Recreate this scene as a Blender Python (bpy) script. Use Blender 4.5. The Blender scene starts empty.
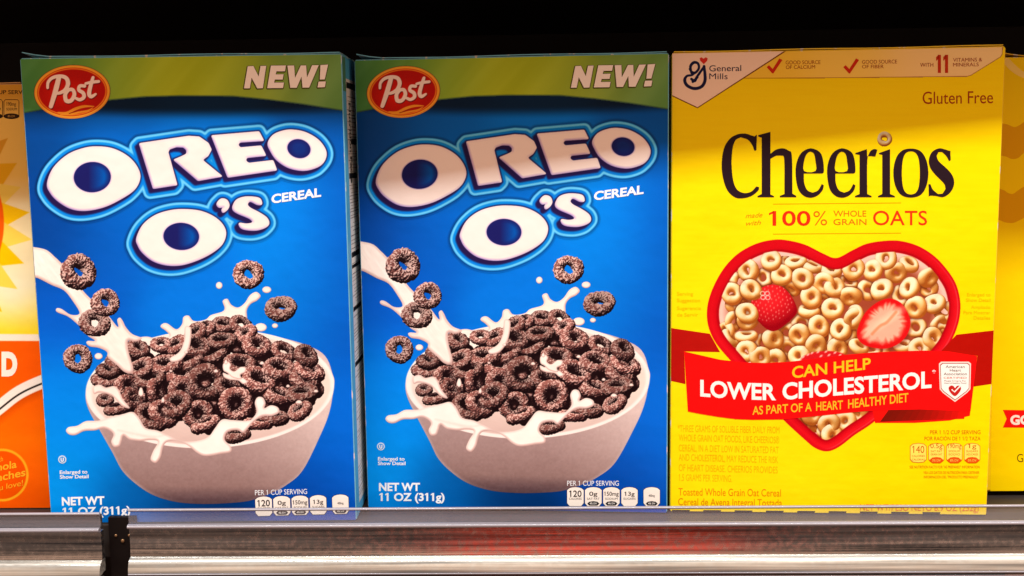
import bpy, math, random
import numpy as np
from mathutils import Matrix, Vector

sc = bpy.context.scene
COL = sc.collection
random.seed(7)
rng = np.random.default_rng(11)

# ---------------------------------------------------------------- camera
FPX = 1100.0
CAM_F = np.array([-0.02729593, 0.99194047, -0.12372968])
CAM_R = np.array([0.99957408, 0.02580623, -0.01362697])
CAM_U = np.array([0.01032415, 0.12404894, 0.99222239])
CAM_O = np.array([0.0, 0.0, 0.23197])
cd = bpy.data.cameras.new('camera')
cam = bpy.data.objects.new('camera', cd)
COL.objects.link(cam)
cd.sensor_width = 36.0
cd.lens = FPX * 36.0 / 1024.0
cd.clip_start = 0.01
cd.clip_end = 100
M = Matrix.Identity(4)
for i in range(3):
    M[i][0], M[i][1], M[i][2], M[i][3] = CAM_R[i], CAM_U[i], -CAM_F[i], CAM_O[i]
cam.matrix_world = M
sc.camera = cam


def ray(x, y):
    x = np.asarray(x, float)[..., None]
    y = np.asarray(y, float)[..., None]
    return CAM_F + CAM_R * (x - 512) / FPX - CAM_U * (y - 288) / FPX


class Plane:
    """front face of a carton standing on the shelf; turns traced points into the carton's own coordinates"""
    def __init__(s, x, y, yaw, W, H, D, sz=1.0, bz=0.0):
        s.x, s.y, s.a, s.W, s.H, s.D, s.sz, s.bz = x, y, yaw, W, H, D, sz, bz
        s.e = np.array([math.cos(yaw), -math.sin(yaw), 0])
        s.n = np.array([-math.sin(yaw), -math.cos(yaw), 0])
        s.o = np.array([x, y, bz])

    def loc(s, px, py):
        d = ray(px, py)
        t = ((s.o - CAM_O) @ s.n) / (d @ s.n)
        P = CAM_O + d * t[..., None]
        return (P - s.o) @ s.e - s.W / 2, (P[..., 2] - s.bz) / s.sz

    def root_matrix(s):
        c = s.o + s.e * s.W / 2 - s.n * s.D / 2
        m = Matrix.Translation(Vector(c)) @ Matrix.Rotation(-s.a, 4, 'Z')
        return m


# ---------------------------------------------------------------- materials
def lin(c):
    c = np.asarray(c, float) / 255.0
    return np.where(c <= 0.04045, c / 12.92, ((c + 0.055) / 1.055) ** 2.4)


GAIN = 0.84          # printed ink against the light that falls on it
_m = {}


def print_bump(nt, bs, strength=0.42):
    tc = nt.nodes.new('ShaderNodeTexCoord')
    n1 = nt.nodes.new('ShaderNodeTexNoise')
    n1.inputs['Scale'].default_value = 14
    n1.inputs['Detail'].default_value = 4
    n2 = nt.nodes.new('ShaderNodeTexNoise')
    n2.inputs['Scale'].default_value = 900
    n2.inputs['Detail'].default_value = 2
    mx = nt.nodes.new('ShaderNodeMath')
    mx.operation = 'MULTIPLY_ADD'
    mx.inputs[1].default_value = 0.012
    b = nt.nodes.new('ShaderNodeBump')
    b.inputs['Strength'].default_value = strength
    b.inputs['Distance'].default_value = 0.006
    nt.links.new(tc.outputs['Object'], n1.inputs['Vector'])
    nt.links.new(tc.outputs['Object'], n2.inputs['Vector'])
    nt.links.new(n2.outputs['Fac'], mx.inputs[0])
    nt.links.new(n1.outputs['Fac'], mx.inputs[2])
    nt.links.new(mx.outputs[0], b.inputs['Height'])
    nt.links.new(b.outputs['Normal'], bs.inputs['Normal'])
    return n1


def mat(name, rgb=None, rough=0.4, coat=0.02, attr=False, metal=0.0, gain=None, spec=0.045, bump=True, var=0.0):
    key = name
    if key in _m:
        return _m[key]
    m = bpy.data.materials.new(name)
    m.use_nodes = True
    nt = m.node_tree
    bs = nt.nodes['Principled BSDF']
    bs.inputs['Roughness'].default_value = rough
    bs.inputs['Metallic'].default_value = metal
    bs.inputs['Specular IOR Level'].default_value = spec
    bs.inputs['Coat Weight'].default_value = coat
    bs.inputs['Coat Roughness'].default_value = 0.18
    if attr:
        a = nt.nodes.new('ShaderNodeAttribute')
        a.attribute_name = 'ink'
        nt.links.new(a.outputs['Color'], bs.inputs['Base Color'])
    else:
        g = GAIN if gain is None else gain
        c = lin(rgb) * g
        bs.inputs['Base Color'].default_value = (*c, 1)
        if var > 0:
            n = nt.nodes.new('ShaderNodeTexNoise')
            n.inputs['Scale'].default_value = 60
            n.inputs['Detail'].default_value = 5
            tc = nt.nodes.new('ShaderNodeTexCoord')
            nt.links.new(tc.outputs['Object'], n.inputs['Vector'])
            mr = nt.nodes.new('ShaderNodeMix')
            mr.data_type = 'RGBA'
            mr.inputs[6].default_value = (*(c * (1 - var)), 1)
            mr.inputs[7].default_value = (*np.clip(c * (1 + var), 0, 1), 1)
            nt.links.new(n.outputs['Fac'], mr.inputs[0])
            nt.links.new(mr.outputs[2], bs.inputs['Base Color'])
    if bump:
        print_bump(nt, bs)
    _m[key] = m
    return m


def inkm(rgb):
    return mat('ink_%02x%02x%02x' % tuple(int(v) for v in rgb), rgb)


PRINT = lambda: mat('printed_picture_ink', attr=True)


def empty(name, m, label, cat, group=None):
    o = bpy.data.objects.new(name, None)
    COL.objects.link(o)
    o.matrix_world = m
    o.empty_display_size = 0.02
    o['label'] = label
    o['category'] = cat
    if group:
        o['group'] = group
    return o


def link(name, me, parent=None):
    o = bpy.data.objects.new(name, me)
    COL.objects.link(o)
    if parent is not None:
        o.parent = parent
    return o


# ---------------------------------------------------------------- flat print layers (vector)
LAYER = 0.00005


class Acc:
    def __init__(s, plane):
        s.p = plane
        s.v, s.f, s.m, s.mats = [], [], [], []
        s.n = 0

    def mi(s, m):
        if m not in s.mats:
            s.mats.append(m)
        return s.mats.index(m)

    def add_local(s, xs, ys, zs, faces, m):
        k = s.mi(m)
        for a, b, c in zip(xs, ys, zs):
            s.v.append((float(a), float(b), float(c)))
        for fc in faces:
            s.f.append([i + s.n for i in fc])
            s.m.append(k)
        s.n += len(xs)

    def add(s, pts, faces, rgb, layer, plane=None):
        pts = np.asarray(pts, float)
        x, z = (plane or s.p).loc(pts[:, 0], pts[:, 1])
        y = np.full(len(x), -s.p.D / 2 - layer * LAYER)
        x = np.clip(x, -s.p.W / 2 + .0004, s.p.W / 2 - .0004)
        z = np.clip(z, 0.0004, s.p.H - .0004)
        s.add_local(x, y, z, faces, inkm(rgb))

    def poly(s, pts, rgb, layer, plane=None, smooth=False):
        if smooth:
            pts = cr(pts)
        pts = np.asarray(pts, float)
        from mathutils.geometry import tessellate_polygon
        tris = tessellate_polygon([[Vector((p[0], -p[1], 0)) for p in pts]])
        s.add(pts, [list(t) for t in tris], rgb, layer, plane)

    def line(s, pts, w, rgb, layer, plane=None, smooth=False):
        if smooth:
            pts = cr(pts, closed=False)
        pts = np.asarray(pts, float)
        d = np.gradient(pts, axis=0)
        d /= np.linalg.norm(d, axis=1)[:, None] + 1e-9
        nn = np.stack([-d[:, 1], d[:, 0]], 1) * w / 2
        q = np.concatenate([pts + nn, pts - nn])
        n = len(pts)
        s.add(q, [[i, i + 1, i + 1 + n, i + n] for i in range(n - 1)], rgb, layer, plane)

    def ellipse(s, cx, cy, rx, ry, rgb, layer, plane=None, n=40, rot=0.0):
        t = np.linspace(0, 2 * np.pi, n, endpoint=False)
        x, y = rx * np.cos(t), ry * np.sin(t)
        c, q = math.cos(rot), math.sin(rot)
        s.add(np.stack([cx + x * c - y * q, cy + x * q + y * c], 1), [list(range(n))], rgb, layer, plane)

    def text(s, string, x0, x1, yb, cap, rgb, layer, plane=None, base=None, offset=0.0, shear=0.0, yb1=None, cap1=None):
        """printed words filling x0..x1 with their baseline at yb (to yb1) and capitals cap high"""
        P, F = glyphs(string, offset, shear)
        P = P.copy()
        mn, mx = P[:, 0].min(), P[:, 0].max()
        t = (P[:, 0] - mn) / (mx - mn)
        h = P[:, 1] / cap_height(offset)
        X = x0 + (x1 - x0) * t
        if base is not None:
            B = np.interp(X, [b[0] for b in base], [b[1] for b in base])
        else:
            B = yb + ((yb1 if yb1 is not None else yb) - yb) * t
        Cp = cap + ((cap1 if cap1 is not None else cap) - cap) * t
        s.add(np.stack([X, B - h * Cp], 1), F, rgb, layer, plane)

    def build(s, name, parent):
        me = bpy.data.meshes.new(name)
        me.from_pydata(s.v, [], s.f)
        for m in s.mats:
            me.materials.append(m)
        me.polygons.foreach_set('material_index', s.m)
        # all the print faces forwards
        me.update()
        return link(name, me, parent)


_g = {}


def glyphs(string, offset=0.0, shear=0.0):
    k = (string, offset, shear)
    if k in _g:
        return _g[k]
    cu = bpy.data.curves.new('lettering', 'FONT')
    cu.body = string
    cu.size = 1.0
    cu.offset = offset
    cu.shear = shear
    cu.resolution_u = 4
    one = bpy.data.materials.get('digit') or bpy.data.materials.new('digit')
    cu.materials.append(one)
    cu.materials.append(one)
    for k_, ch in enumerate(string):
        if ch == '1':
            cu.body_format[k_].material_index = 1
    o = bpy.data.objects.new('lettering', cu)
    COL.objects.link(o)
    dg = bpy.context.evaluated_depsgraph_get()
    me = bpy.data.meshes.new_from_object(o.evaluated_get(dg))
    P = np.array([v.co[:2] for v in me.vertices])
    F = [list(p.vertices) for p in me.polygons]
    iv = sorted((min(P[i][0] for i in p.vertices), max(P[i][0] for i in p.vertices)) for p in me.polygons if p.material_index == 1)
    bars = []
    for a_, b_ in iv:
        if bars and a_ < bars[-1][1] + .01:
            bars[-1][1] = max(bars[-1][1], b_)
        else:
            bars.append([a_, b_])
    capz = P[:, 1].max() if '(' not in string and 'g' not in string else 0.69
    for a_, b_ in bars:
        w_ = b_ - a_
        hh = max(P[i][1] for p in me.polygons if p.material_index == 1 for i in p.vertices if a_ - .001 <= P[i][0] <= b_ + .001)
        sk = shear * hh * 0
        k_ = len(P)
        P = np.concatenate([P, [(a_ + w_ * .3 + sk, hh), (a_ - .12, hh - .10), (a_ - .12, hh - .10 - .8 * w_), (a_ + w_ * .3, hh - .75 * w_)]])
        F.append([k_, k_ + 1, k_ + 2, k_ + 3])
    bpy.data.objects.remove(o)
    bpy.data.curves.remove(cu)
    bpy.data.meshes.remove(me)
    _g[k] = (P, F)
    return _g[k]


def cap_height(offset=0.0):
    return glyphs('H', offset)[0][:, 1].max()


def cr(pts, closed=True, n=8):
    """smooth curve through the points"""
    p = np.asarray(pts, float)
    N = len(p)
    out = []
    rngi = range(N) if closed else range(N - 1)
    for i in rngi:
        if closed:
            a, b, c, d = p[i - 1], p[i], p[(i + 1) % N], p[(i + 2) % N]
        else:
            a, b, c, d = p[max(i - 1, 0)], p[i], p[i + 1], p[min(i + 2, N - 1)]
        for k in range(n):
            t = k / n
            out.append(0.5 * (2 * b + (c - a) * t + (2 * a - 5 * b + 4 * c - d) * t * t + (3 * b - a - 3 * c + d) * t ** 3))
    if not closed:
        out.append(p[-1])
    return np.array(out)


# ---------------------------------------------------------------- soft print (colour per point on a fine sheet)
def blur(a, sig):
    r = int(math.ceil(sig * 2.5))
    if r < 1:
        return a
    k = np.exp(-0.5 * (np.arange(-r, r + 1) / sig) ** 2)
    k /= k.sum()
    p = np.pad(a, ((r, r), (r, r)), mode='edge')
    t = sum(k[i] * p[i:i + a.shape[0], :] for i in range(2 * r + 1))
    return sum(k[i] * t[:, i:i + a.shape[1]] for i in range(2 * r + 1))


def vnoise(X, Y, scale, seed=0, octv=3):
    out = np.zeros_like(X)
    amp, tot = 1.0, 0.0
    g = np.random.default_rng(seed)
    for o in range(octv):
        tab = g.random((257, 257))
        x = (X / scale * 2 ** o) % 256
        y = (Y / scale * 2 ** o) % 256
        i, j = x.astype(int), y.astype(int)
        fx, fy = x - i, y - j
        fx = fx * fx * (3 - 2 * fx)
        fy = fy * fy * (3 - 2 * fy)
        i1, j1 = (i + 1) % 257, (j + 1) % 257
        v = (tab[j, i] * (1 - fx) + tab[j, i1] * fx) * (1 - fy) + (tab[j1, i] * (1 - fx) + tab[j1, i1] * fx) * fy
        out += amp * v
        tot += amp
        amp *= 0.5
    return out / tot


class Raster:
    def __init__(s, x0, y0, x1, y1, S, bg):
        s.S, s.x0, s.y0 = S, x0, y0
        w, h = int((x1 - x0) * S) + 1, int((y1 - y0) * S) + 1
        s.X, s.Y = np.meshgrid(x0 + np.arange(w) / S, y0 + np.arange(h) / S)
        s.C = np.empty((h, w, 3))
        s.C[:] = bg(s.X, s.Y) if callable(bg) else np.asarray(bg, float)
        s.A = np.zeros((h, w))

    def sdf(s, pts, sm=0.0, X=None, Y=None):
        pts = np.asarray(pts, float)
        if X is None:
            pad = 17.0
            lo, hi = pts.min(0) - pad, pts.max(0) + pad
            i0, i1 = [int(np.clip((v - s.x0) * s.S, 0, s.X.shape[1])) for v in (lo[0], hi[0])]
            j0, j1 = [int(np.clip((v - s.y0) * s.S, 0, s.X.shape[0])) for v in (lo[1], hi[1])]
            D = np.maximum(np.maximum(lo[0] - s.X, s.X - hi[0]), np.maximum(lo[1] - s.Y, s.Y - hi[1])) + pad
            D = np.maximum(D, pad)
            if i1 > i0 and j1 > j0:
                D[j0:j1, i0:i1] = s.sdf(pts, 0, s.X[j0:j1, i0:i1], s.Y[j0:j1, i0:i1])
            return blur(D, sm * s.S) if sm > 0 else D
        d2 = np.full(X.shape, 1e9)
        ins = np.zeros(X.shape, bool)
        n = len(pts)
        for i in range(n):
            ax, ay = pts[i]
            bx, by = pts[(i + 1) % n]
            ex, ey = bx - ax, by - ay
            L = ex * ex + ey * ey
            if L < 1e-12:
                continue
            t = np.clip(((X - ax) * ex + (Y - ay) * ey) / L, 0, 1)
            dx, dy = X - ax - t * ex, Y - ay - t * ey
            d2 = np.minimum(d2, dx * dx + dy * dy)
            if ay != by:
                c = ((ay > Y) != (by > Y)) & (X < ex * (Y - ay) / ey + ax)
                ins ^= c
        d = np.sqrt(d2)
        d[ins] *= -1
        return blur(d, sm * s.S) if sm > 0 else d

    def ell(s, cx, cy, rx, ry, rot=0.0):
        c, q = math.cos(rot), math.sin(rot)
        dx, dy = s.X - cx, s.Y - cy
        u, v = dx * c + dy * q, -dx * q + dy * c
        k = np.sqrt((u / rx) ** 2 + (v / ry) ** 2)
        return (k - 1) * min(rx, ry) * np.where(k > 1e-6, 1, 1)

    def stroke(s, pts, ws):
        pts = np.asarray(pts, float)
        ws = np.asarray(ws, float) if np.ndim(ws) else np.full(len(pts), float(ws))
        d = np.full(s.X.shape, 1e9)
        for i in range(len(pts) - 1):
            ax, ay = pts[i]
            ex, ey = pts[i + 1] - pts[i]
            L = ex * ex + ey * ey + 1e-9
            t = np.clip(((s.X - ax) * ex + (s.Y - ay) * ey) / L, 0, 1)
            d = np.minimum(d, np.hypot(s.X - ax - t * ex, s.Y - ay - t * ey) - (ws[i] * (1 - t) + ws[i + 1] * t) / 2)
        return d

    def fill(s, d, col, soft=0.35, cover=True, op=1.0):
        a = np.clip(0.5 - d / (2 * soft), 0, 1) * op
        col = np.asarray(col, float)
        s.C += (col - s.C) * a[..., None]
        if cover:
            s.A = np.maximum(s.A, a)
        return a

    def sheet(s, name, parent, plane, layer, art_plane=None, full=False):
        ap = art_plane or plane
        x, z = ap.loc(s.X, s.Y)
        xl, zl = plane.W / 2 - .0006, plane.H - .0006
        out = ((x < -xl) * 1 | (x > xl) * 2 | (z < .0006) * 4 | (z > zl) * 8)
        x = np.clip(x, -xl, xl)
        z = np.clip(z, .0006, zl)
        ok = (s.A > 0.02) | full
        h, w = ok.shape
        q = ok[:-1, :-1] & ok[1:, :-1] & ok[:-1, 1:] & ok[1:, 1:]
        q &= (out[:-1, :-1] & out[1:, :-1] & out[:-1, 1:] & out[1:, 1:]) == 0
        used = np.zeros_like(ok)
        for dj in (0, 1):
            for di in (0, 1):
                used[dj:h - 1 + dj, di:w - 1 + di] |= q
        idx = -np.ones(ok.shape, int)
        idx[used] = np.arange(used.sum())
        F = np.stack([idx[1:, :-1][q], idx[1:, 1:][q], idx[:-1, 1:][q], idx[:-1, :-1][q]], 1).astype(np.int32)
        co = np.stack([x[used], np.full(used.sum(), -plane.D / 2 - layer * LAYER), z[used]], 1).astype(np.float32)
        me = bpy.data.meshes.new(name)
        me.vertices.add(len(co))
        me.vertices.foreach_set('co', co.ravel())
        me.loops.add(F.size)
        me.loops.foreach_set('vertex_index', F.ravel())
        me.polygons.add(len(F))
        me.polygons.foreach_set('loop_start', np.arange(len(F), dtype=np.int32) * 4)
        me.update(calc_edges=True)
        at = me.color_attributes.new('ink', 'FLOAT_COLOR', 'POINT')
        c = np.ones((len(co), 4), np.float32)
        c[:, :3] = lin(np.clip(s.C[used], 0, 255)) * GAIN
        at.data.foreach_set('color', c.ravel())
        me.materials.append(PRINT())
        return link(name, me, parent)


class Pieces:
    """printed photograph of ring cereal: rings laid over each other"""
    def __init__(s, R):
        s.R = R
        s.h, s.w = R.X.shape
        s.z = np.full(s.h * s.w, -1e9)
        s.c = np.zeros((s.h * s.w, 3))

    def put(s, x, y, z, c):
        S = s.R.S
        ix = np.round((x - s.R.x0) * S).astype(int)
        iy = np.round((y - s.R.y0) * S).astype(int)
        ok = (ix >= 0) & (iy >= 0) & (ix < s.w) & (iy < s.h)
        ix, iy, z, c = ix[ok], iy[ok], z[ok], c[ok]
        o = np.argsort(z)
        f = (iy * s.w + ix)[o]
        z, c = z[o], c[o]
        k = z > s.z[f]
        f, z, c = f[k], z[k], c[k]
        s.z[f] = z
        s.c[f] = c

    def ring(s, cx, cy, zc, Rr, r, tilt, az, kind, seed, squash=1.0, sugar=False):
        g = np.random.default_rng(seed)
        nu, nv = 420, 170
        u = np.linspace(0, 2 * np.pi, nu, endpoint=False)[:, None] + np.zeros((1, nv))
        v = np.linspace(0, 2 * np.pi, nv, endpoint=False)[None, :] + np.zeros((nu, 1))
        gr = kind == 'choc'
        nb = (84, 30) if gr else (12, 5)
        tab = g.random(nb)
        tb = g.random((nb[0] // 2, nb[1] // 2))

        def samp(t):
            a, b = u / (2 * np.pi) * t.shape[0], v / (2 * np.pi) * t.shape[1]
            i, j = a.astype(int) % t.shape[0], b.astype(int) % t.shape[1]
            fa, fb = a % 1, b % 1
            fa, fb = fa * fa * (3 - 2 * fa), fb * fb * (3 - 2 * fb)
            i1, j1 = (i + 1) % t.shape[0], (j + 1) % t.shape[1]
            return (t[i, j] * (1 - fb) + t[i, j1] * fb) * (1 - fa) + (t[i1, j] * (1 - fb) + t[i1, j1] * fb) * fa
        bmp = 0.6 * samp(tab) + 0.4 * samp(tb)
        lump = 1 + 0.10 * np.sin(u * 2 + g.random() * 6) + 0.06 * np.sin(3 * u + g.random() * 6)
        rr = r * lump * (1 + ((.42 if sugar else .38) if gr else 0.06) * (bmp - .5))
        du = np.roll(bmp, -3, 0) - np.roll(bmp, 3, 0)
        dv = np.roll(bmp, -3, 1) - np.roll(bmp, 3, 1)
        eu = np.stack([np.cos(u), np.sin(u), 0 * u], -1)
        tu = np.stack([-np.sin(u), np.cos(u), 0 * u], -1)
        nz = np.array([0, 0, 1.0])
        P = eu * (Rr * (1 + .04 * np.sin(2 * u + seed)) + rr * np.cos(v))[..., None] + nz * (rr * np.sin(v))[..., None]
        N = eu * np.cos(v)[..., None] + nz * np.sin(v)[..., None]
        tv = -eu * np.sin(v)[..., None] + nz * np.cos(v)[..., None]
        kk = (1.5 if sugar else 1.25) if gr else 0.5
        N = N - kk * (du[..., None] * tu + dv[..., None] * tv)
        N /= np.linalg.norm(N, axis=-1, keepdims=True)
        ct, st, ca, sa = math.cos(tilt), math.sin(tilt), math.cos(az), math.sin(az)
        A = np.array([[1, 0, 0], [0, ct, -st], [0, st, ct]])
        B = np.array([[ca, -sa, 0], [sa, ca, 0], [0, 0, 1]])
        T = (B @ A).T
        P, N = P @ T, N @ T
        L = np.array([-0.42, -0.68, 0.60])
        df = np.clip(N @ L, 0, 1)
        if gr:
            dark, mid, hi = np.array([22, 8, 12.]), np.array([146, 92, 84.]), np.array([232, 196, 184.])
            tone = np.clip(1.45 * df - .26, 0, 1)
            tone = tone * (1 - .8 * np.clip((-np.cos(v) - .15) * 1.6, 0, 1))
            c = dark + (mid - dark) * tone[..., None]
            sp = np.clip((bmp - (.46 if sugar else .54)) * 8, 0, 1) * np.clip(df * 1.9 - (.3 if sugar else .55), 0, 1)
            c = c + (hi - c) * sp[..., None] * (.9 if sugar else .85)
            c = c * (0.85 + 0.3 * g.random())
        else:
            dark, mid, hi = np.array([166, 84, 24.]), np.array([238, 184, 100.]), np.array([255, 240, 200.])
            inn_ = np.clip((-np.cos(v) - .5) * 2.6, 0, 1)
            tone = np.clip(df * 1.5, 0, 1) * (1 - .8 * inn_)
            c = dark + (mid - dark) * tone[..., None]
            c = c + (hi - c) * (np.clip(df * 2.4 - 1.1, 0, 1) * (1 - inn_))[..., None]
            c = c * (0.96 + 0.08 * g.random()) * (1 - .10 * np.clip(bmp - .55, 0, 1)[..., None] * 3)
        fr = (N[..., 2] > -0.25)
        s.put((cx + P[..., 0])[fr], (cy + P[..., 1] * squash)[fr], (zc + P[..., 2])[fr], c[fr])

    def merge(s, mask=None, ao=0.0, aosig=3.0, aocol=(20, 8, 8), zmax=20):
        R = s.R
        z = s.z.reshape(s.h, s.w)
        cov = z > -1e8
        c = s.c.reshape(s.h, s.w, 3).copy()
        # close pin holes
        for _ in range(2):
            zp = np.pad(z, 1, constant_values=-1e9)
            cp = np.pad(c, ((1, 1), (1, 1), (0, 0)))
            cnt = np.zeros(z.shape)
            sm = np.zeros(c.shape)
            for dj in (0, 1, 2):
                for di in (0, 1, 2):
                    k = zp[dj:dj + s.h, di:di + s.w] > -1e8
                    cnt += k
                    sm += cp[dj:dj + s.h, di:di + s.w] * k[..., None]
            hole = (~cov) & (cnt >= 6)
            c[hole] = sm[hole] / cnt[hole][:, None]
            z = np.where(hole, 0, z) if False else z
            cov = cov | hole
        if ao > 0:
            zz = np.where(z > -1e8, z, np.nan)
            lo = np.nanmin(zz) if np.isfinite(zz).any() else 0
            zf = np.where(z > -1e8, z, lo)
            w = blur(cov.astype(float), aosig * R.S) + 1e-6
            zb = blur(np.where(cov, zf, 0), aosig * R.S) / w
            occ = np.clip((zb - zf) / zmax, 0, 1) * ao
            c = c + (np.array(aocol, float) - c) * occ[..., None]
        a = cov.astype(float)
        a = np.clip(blur(a, 0.5) * 1.0, 0, 1)
        if mask is not None:
            a = a * mask
        R.C += (c - R.C) * (a * cov)[..., None]
        R.A = np.maximum(R.A, a * cov)


def milk(R, pts, smooth=True, body=(250, 234, 224), edge=(192, 152, 146), bev=3.0, sm=0.25):
    if smooth:
        pts = cr(pts, n=5)
    d = R.sdf(pts, sm)
    gy, gx = np.gradient(blur(d, 1.0 * R.S), 1.0 / R.S)
    e = np.clip(-d / bev, 0, 1)
    e = e * e * (3 - 2 * e)
    lit = (-gx * 0.45 - gy * 0.8)
    body = np.array(body, float)
    edge = np.array(edge, float)
    col = edge + (body - edge) * np.clip(e * 0.75 + 0.45 + 0.40 * lit * (1 - e), 0, 1.08)[..., None]
    col += (vnoise(R.X, R.Y, 14, 5)[..., None] - .5) * 14
    a = np.clip(0.5 - d / 0.6, 0, 1)
    # thin print shadow behind the milk
    R.C += (np.clip(col, 0, 255) - R.C) * a[..., None]
    R.A = np.maximum(R.A, a)
    return d


def crc(pts, n=4, deg=42):
    """smooth outline that keeps its sharp corners"""
    p = np.asarray(pts, float)
    N = len(p)
    cor = []
    for i in range(N):
        a, b = p[i] - p[i - 1], p[(i + 1) % N] - p[i]
        an = abs(math.degrees(math.atan2(a[0] * b[1] - a[1] * b[0], a @ b)))
        cor.append(an > deg)
    out = []
    for i in range(N):
        a, b, c, d = p[i - 1], p[i], p[(i + 1) % N], p[(i + 2) % N]
        if cor[i]:
            a = 2 * b - c
        if cor[(i + 1) % N]:
            d = 2 * c - b
        for k in range(n):
            t = k / n
            out.append(0.5 * (2 * b + (c - a) * t + (2 * a - 5 * b + 4 * c - d) * t * t + (3 * b - a - 3 * c + d) * t ** 3))
    return np.array(out)


def Z(x0, y0, k=5.69):
    return lambda pts: [(x0 + a / k, y0 + b / k) for a, b in pts]


# ---------------------------------------------------------------- where the cartons stand
HB = 0.29
B1 = Plane(-0.3146, 0.6698, -0.0146, 0.19535, HB, 0.055, 1.0058)
B2 = Plane(-0.1161, 0.6977, 0.0701, 0.19535, HB, 0.055, 0.9995)
B3 = Plane(0.0807, 0.6872, 0.0510, 0.19798, HB, 0.055, 1.0)
B0 = Plane(-0.3280 - 0.19, 0.700, 0.0, 0.19, 0.2785, 0.055)
B4 = Plane(0.2885, 0.7165, 0.0, 0.205, 0.2835, 0.055, 1.0, 0.003)


def worn(rgb):
    """printed board whose ink has rubbed off the folds here and there"""
    key = 'worn_fold_%02x%02x%02x' % rgb
    if key in _m:
        return _m[key]
    m = mat(key, rgb)
    nt = m.node_tree
    bs = nt.nodes['Principled BSDF']
    tc = nt.nodes.new('ShaderNodeTexCoord')
    mp = nt.nodes.new('ShaderNodeMapping')
    mp.inputs['Scale'].default_value = (260, 260, 90)
    n = nt.nodes.new('ShaderNodeTexNoise')
    n.inputs['Scale'].default_value = 1.0
    n.inputs['Detail'].default_value = 3
    rp = nt.nodes.new('ShaderNodeMapRange')
    rp.inputs[1].default_value = .60
    rp.inputs[2].default_value = .66
    mx = nt.nodes.new('ShaderNodeMix')
    mx.data_type = 'RGBA'
    mx.inputs[6].default_value = (*(lin(rgb) * GAIN), 1)
    mx.inputs[7].default_value = (*(lin((236, 228, 220)) * GAIN), 1)
    nt.links.new(tc.outputs['Object'], mp.inputs['Vector'])
    nt.links.new(mp.outputs[0], n.inputs['Vector'])
    nt.links.new(n.outputs['Fac'], rp.inputs[0])
    nt.links.new(rp.outputs[0], mx.inputs[0])
    nt.links.new(mx.outputs[2], bs.inputs['Base Color'])
    return m


def carton(parent, p, face, side_col, edge_col, r=0.0009):
    """paperboard carton: slightly rounded folded edges showing worn paper, closed top with tucked flap seam"""
    W, H, D = p.W / 2, p.H, p.D / 2
    prof = []
    n = 3
    for sx, sy, a0 in ((1, -1, -90), (1, 1, 0), (-1, 1, 90), (-1, -1, 180)):
        for k in range(n + 1):
            a = math.radians(a0 + 90 * k / n)
            prof.append((sx * (W - r) + r * math.cos(a), sy * (D - r) + r * math.sin(a)))
    N = len(prof)
    zs = [0.0, 0.0012, H - 0.0012, H]
    sh = [0.0008, 0, 0, 0.0008]
    v, f, mi = [], [], []
    for z, q in zip(zs, sh):
        for x, y in prof:
            v.append((x * (1 - q / W), y * (1 - q / D), z))
    for lv in range(3):
        for i in range(N):
            j = (i + 1) % N
            f.append([lv * N + i, lv * N + j, (lv + 1) * N + j, (lv + 1) * N + i])
            long_face = (i % (n + 1)) == n
            if lv != 1 or not long_face:
                mi.append(1)
            else:
                mi.append(0)
    f.append(list(range(N))[::-1])
    mi.append(1)
    f.append([3 * N + i for i in range(N)])
    mi.append(1)
    me = bpy.data.meshes.new('carton')
    me.from_pydata(v, [], f)
    me.materials.append(inkm(side_col))
    me.materials.append(worn(edge_col))
    me.polygons.foreach_set('material_index', mi)
    o = link('carton', me, parent)
    # top flap: a sheet of board glued over the top, a hair proud and a little lifted
    tv, tf = [], []
    nx = 24
    for t in (0, 1):
        for i in range(nx + 1):
            for j in range(2):
                x = -W + .0015 + (2 * W - .003) * i / nx
                lift = 0.0004 * (1 - j) * (0.5 + 0.5 * math.sin(i * 0.5 + face)) + (0.0026 * max(0, 1 - i / 1.6) if face != 3 else 0)
                tv.append((x, -D + 0.0004 + j * (2 * D * .55), H + 0.0002 + lift * (1 - j) + t * 0.0005))
    k = (nx + 1) * 2
    for i in range(nx):
        a = i * 2
        tf += [[a, a + 2, a + 3, a + 1], [k + a, k + a + 1, k + a + 3, k + a + 2], [a, k + a, k + a + 2, a + 2], [a + 1, a + 3, k + a + 3, k + a + 1]]
    tf += [[0, 1, k + 1, k], [2 * nx, k + 2 * nx, k + 2 * nx + 1, 2 * nx + 1]]
    fm = bpy.data.meshes.new('top_flap')
    fm.from_pydata(tv, [], tf)
    fm.materials.append(worn(edge_col))
    link('top_flap', fm, parent)
    return o


# ================================================================ BLUE CHOCOLATE RING BOX
def rbf(ctrl, sig):
    def fn(X, Y):
        wsum = np.zeros(X.shape) + 1e-9
        out = np.zeros(X.shape + (3,))
        for x, y, c in ctrl:
            w = np.exp(-((X - x) ** 2 + (Y - y) ** 2) / (2 * sig * sig)) + 1e-7
            wsum += w
            out += w[..., None] * np.array(c, float)
        return out / wsum[..., None]
    return fn


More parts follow.
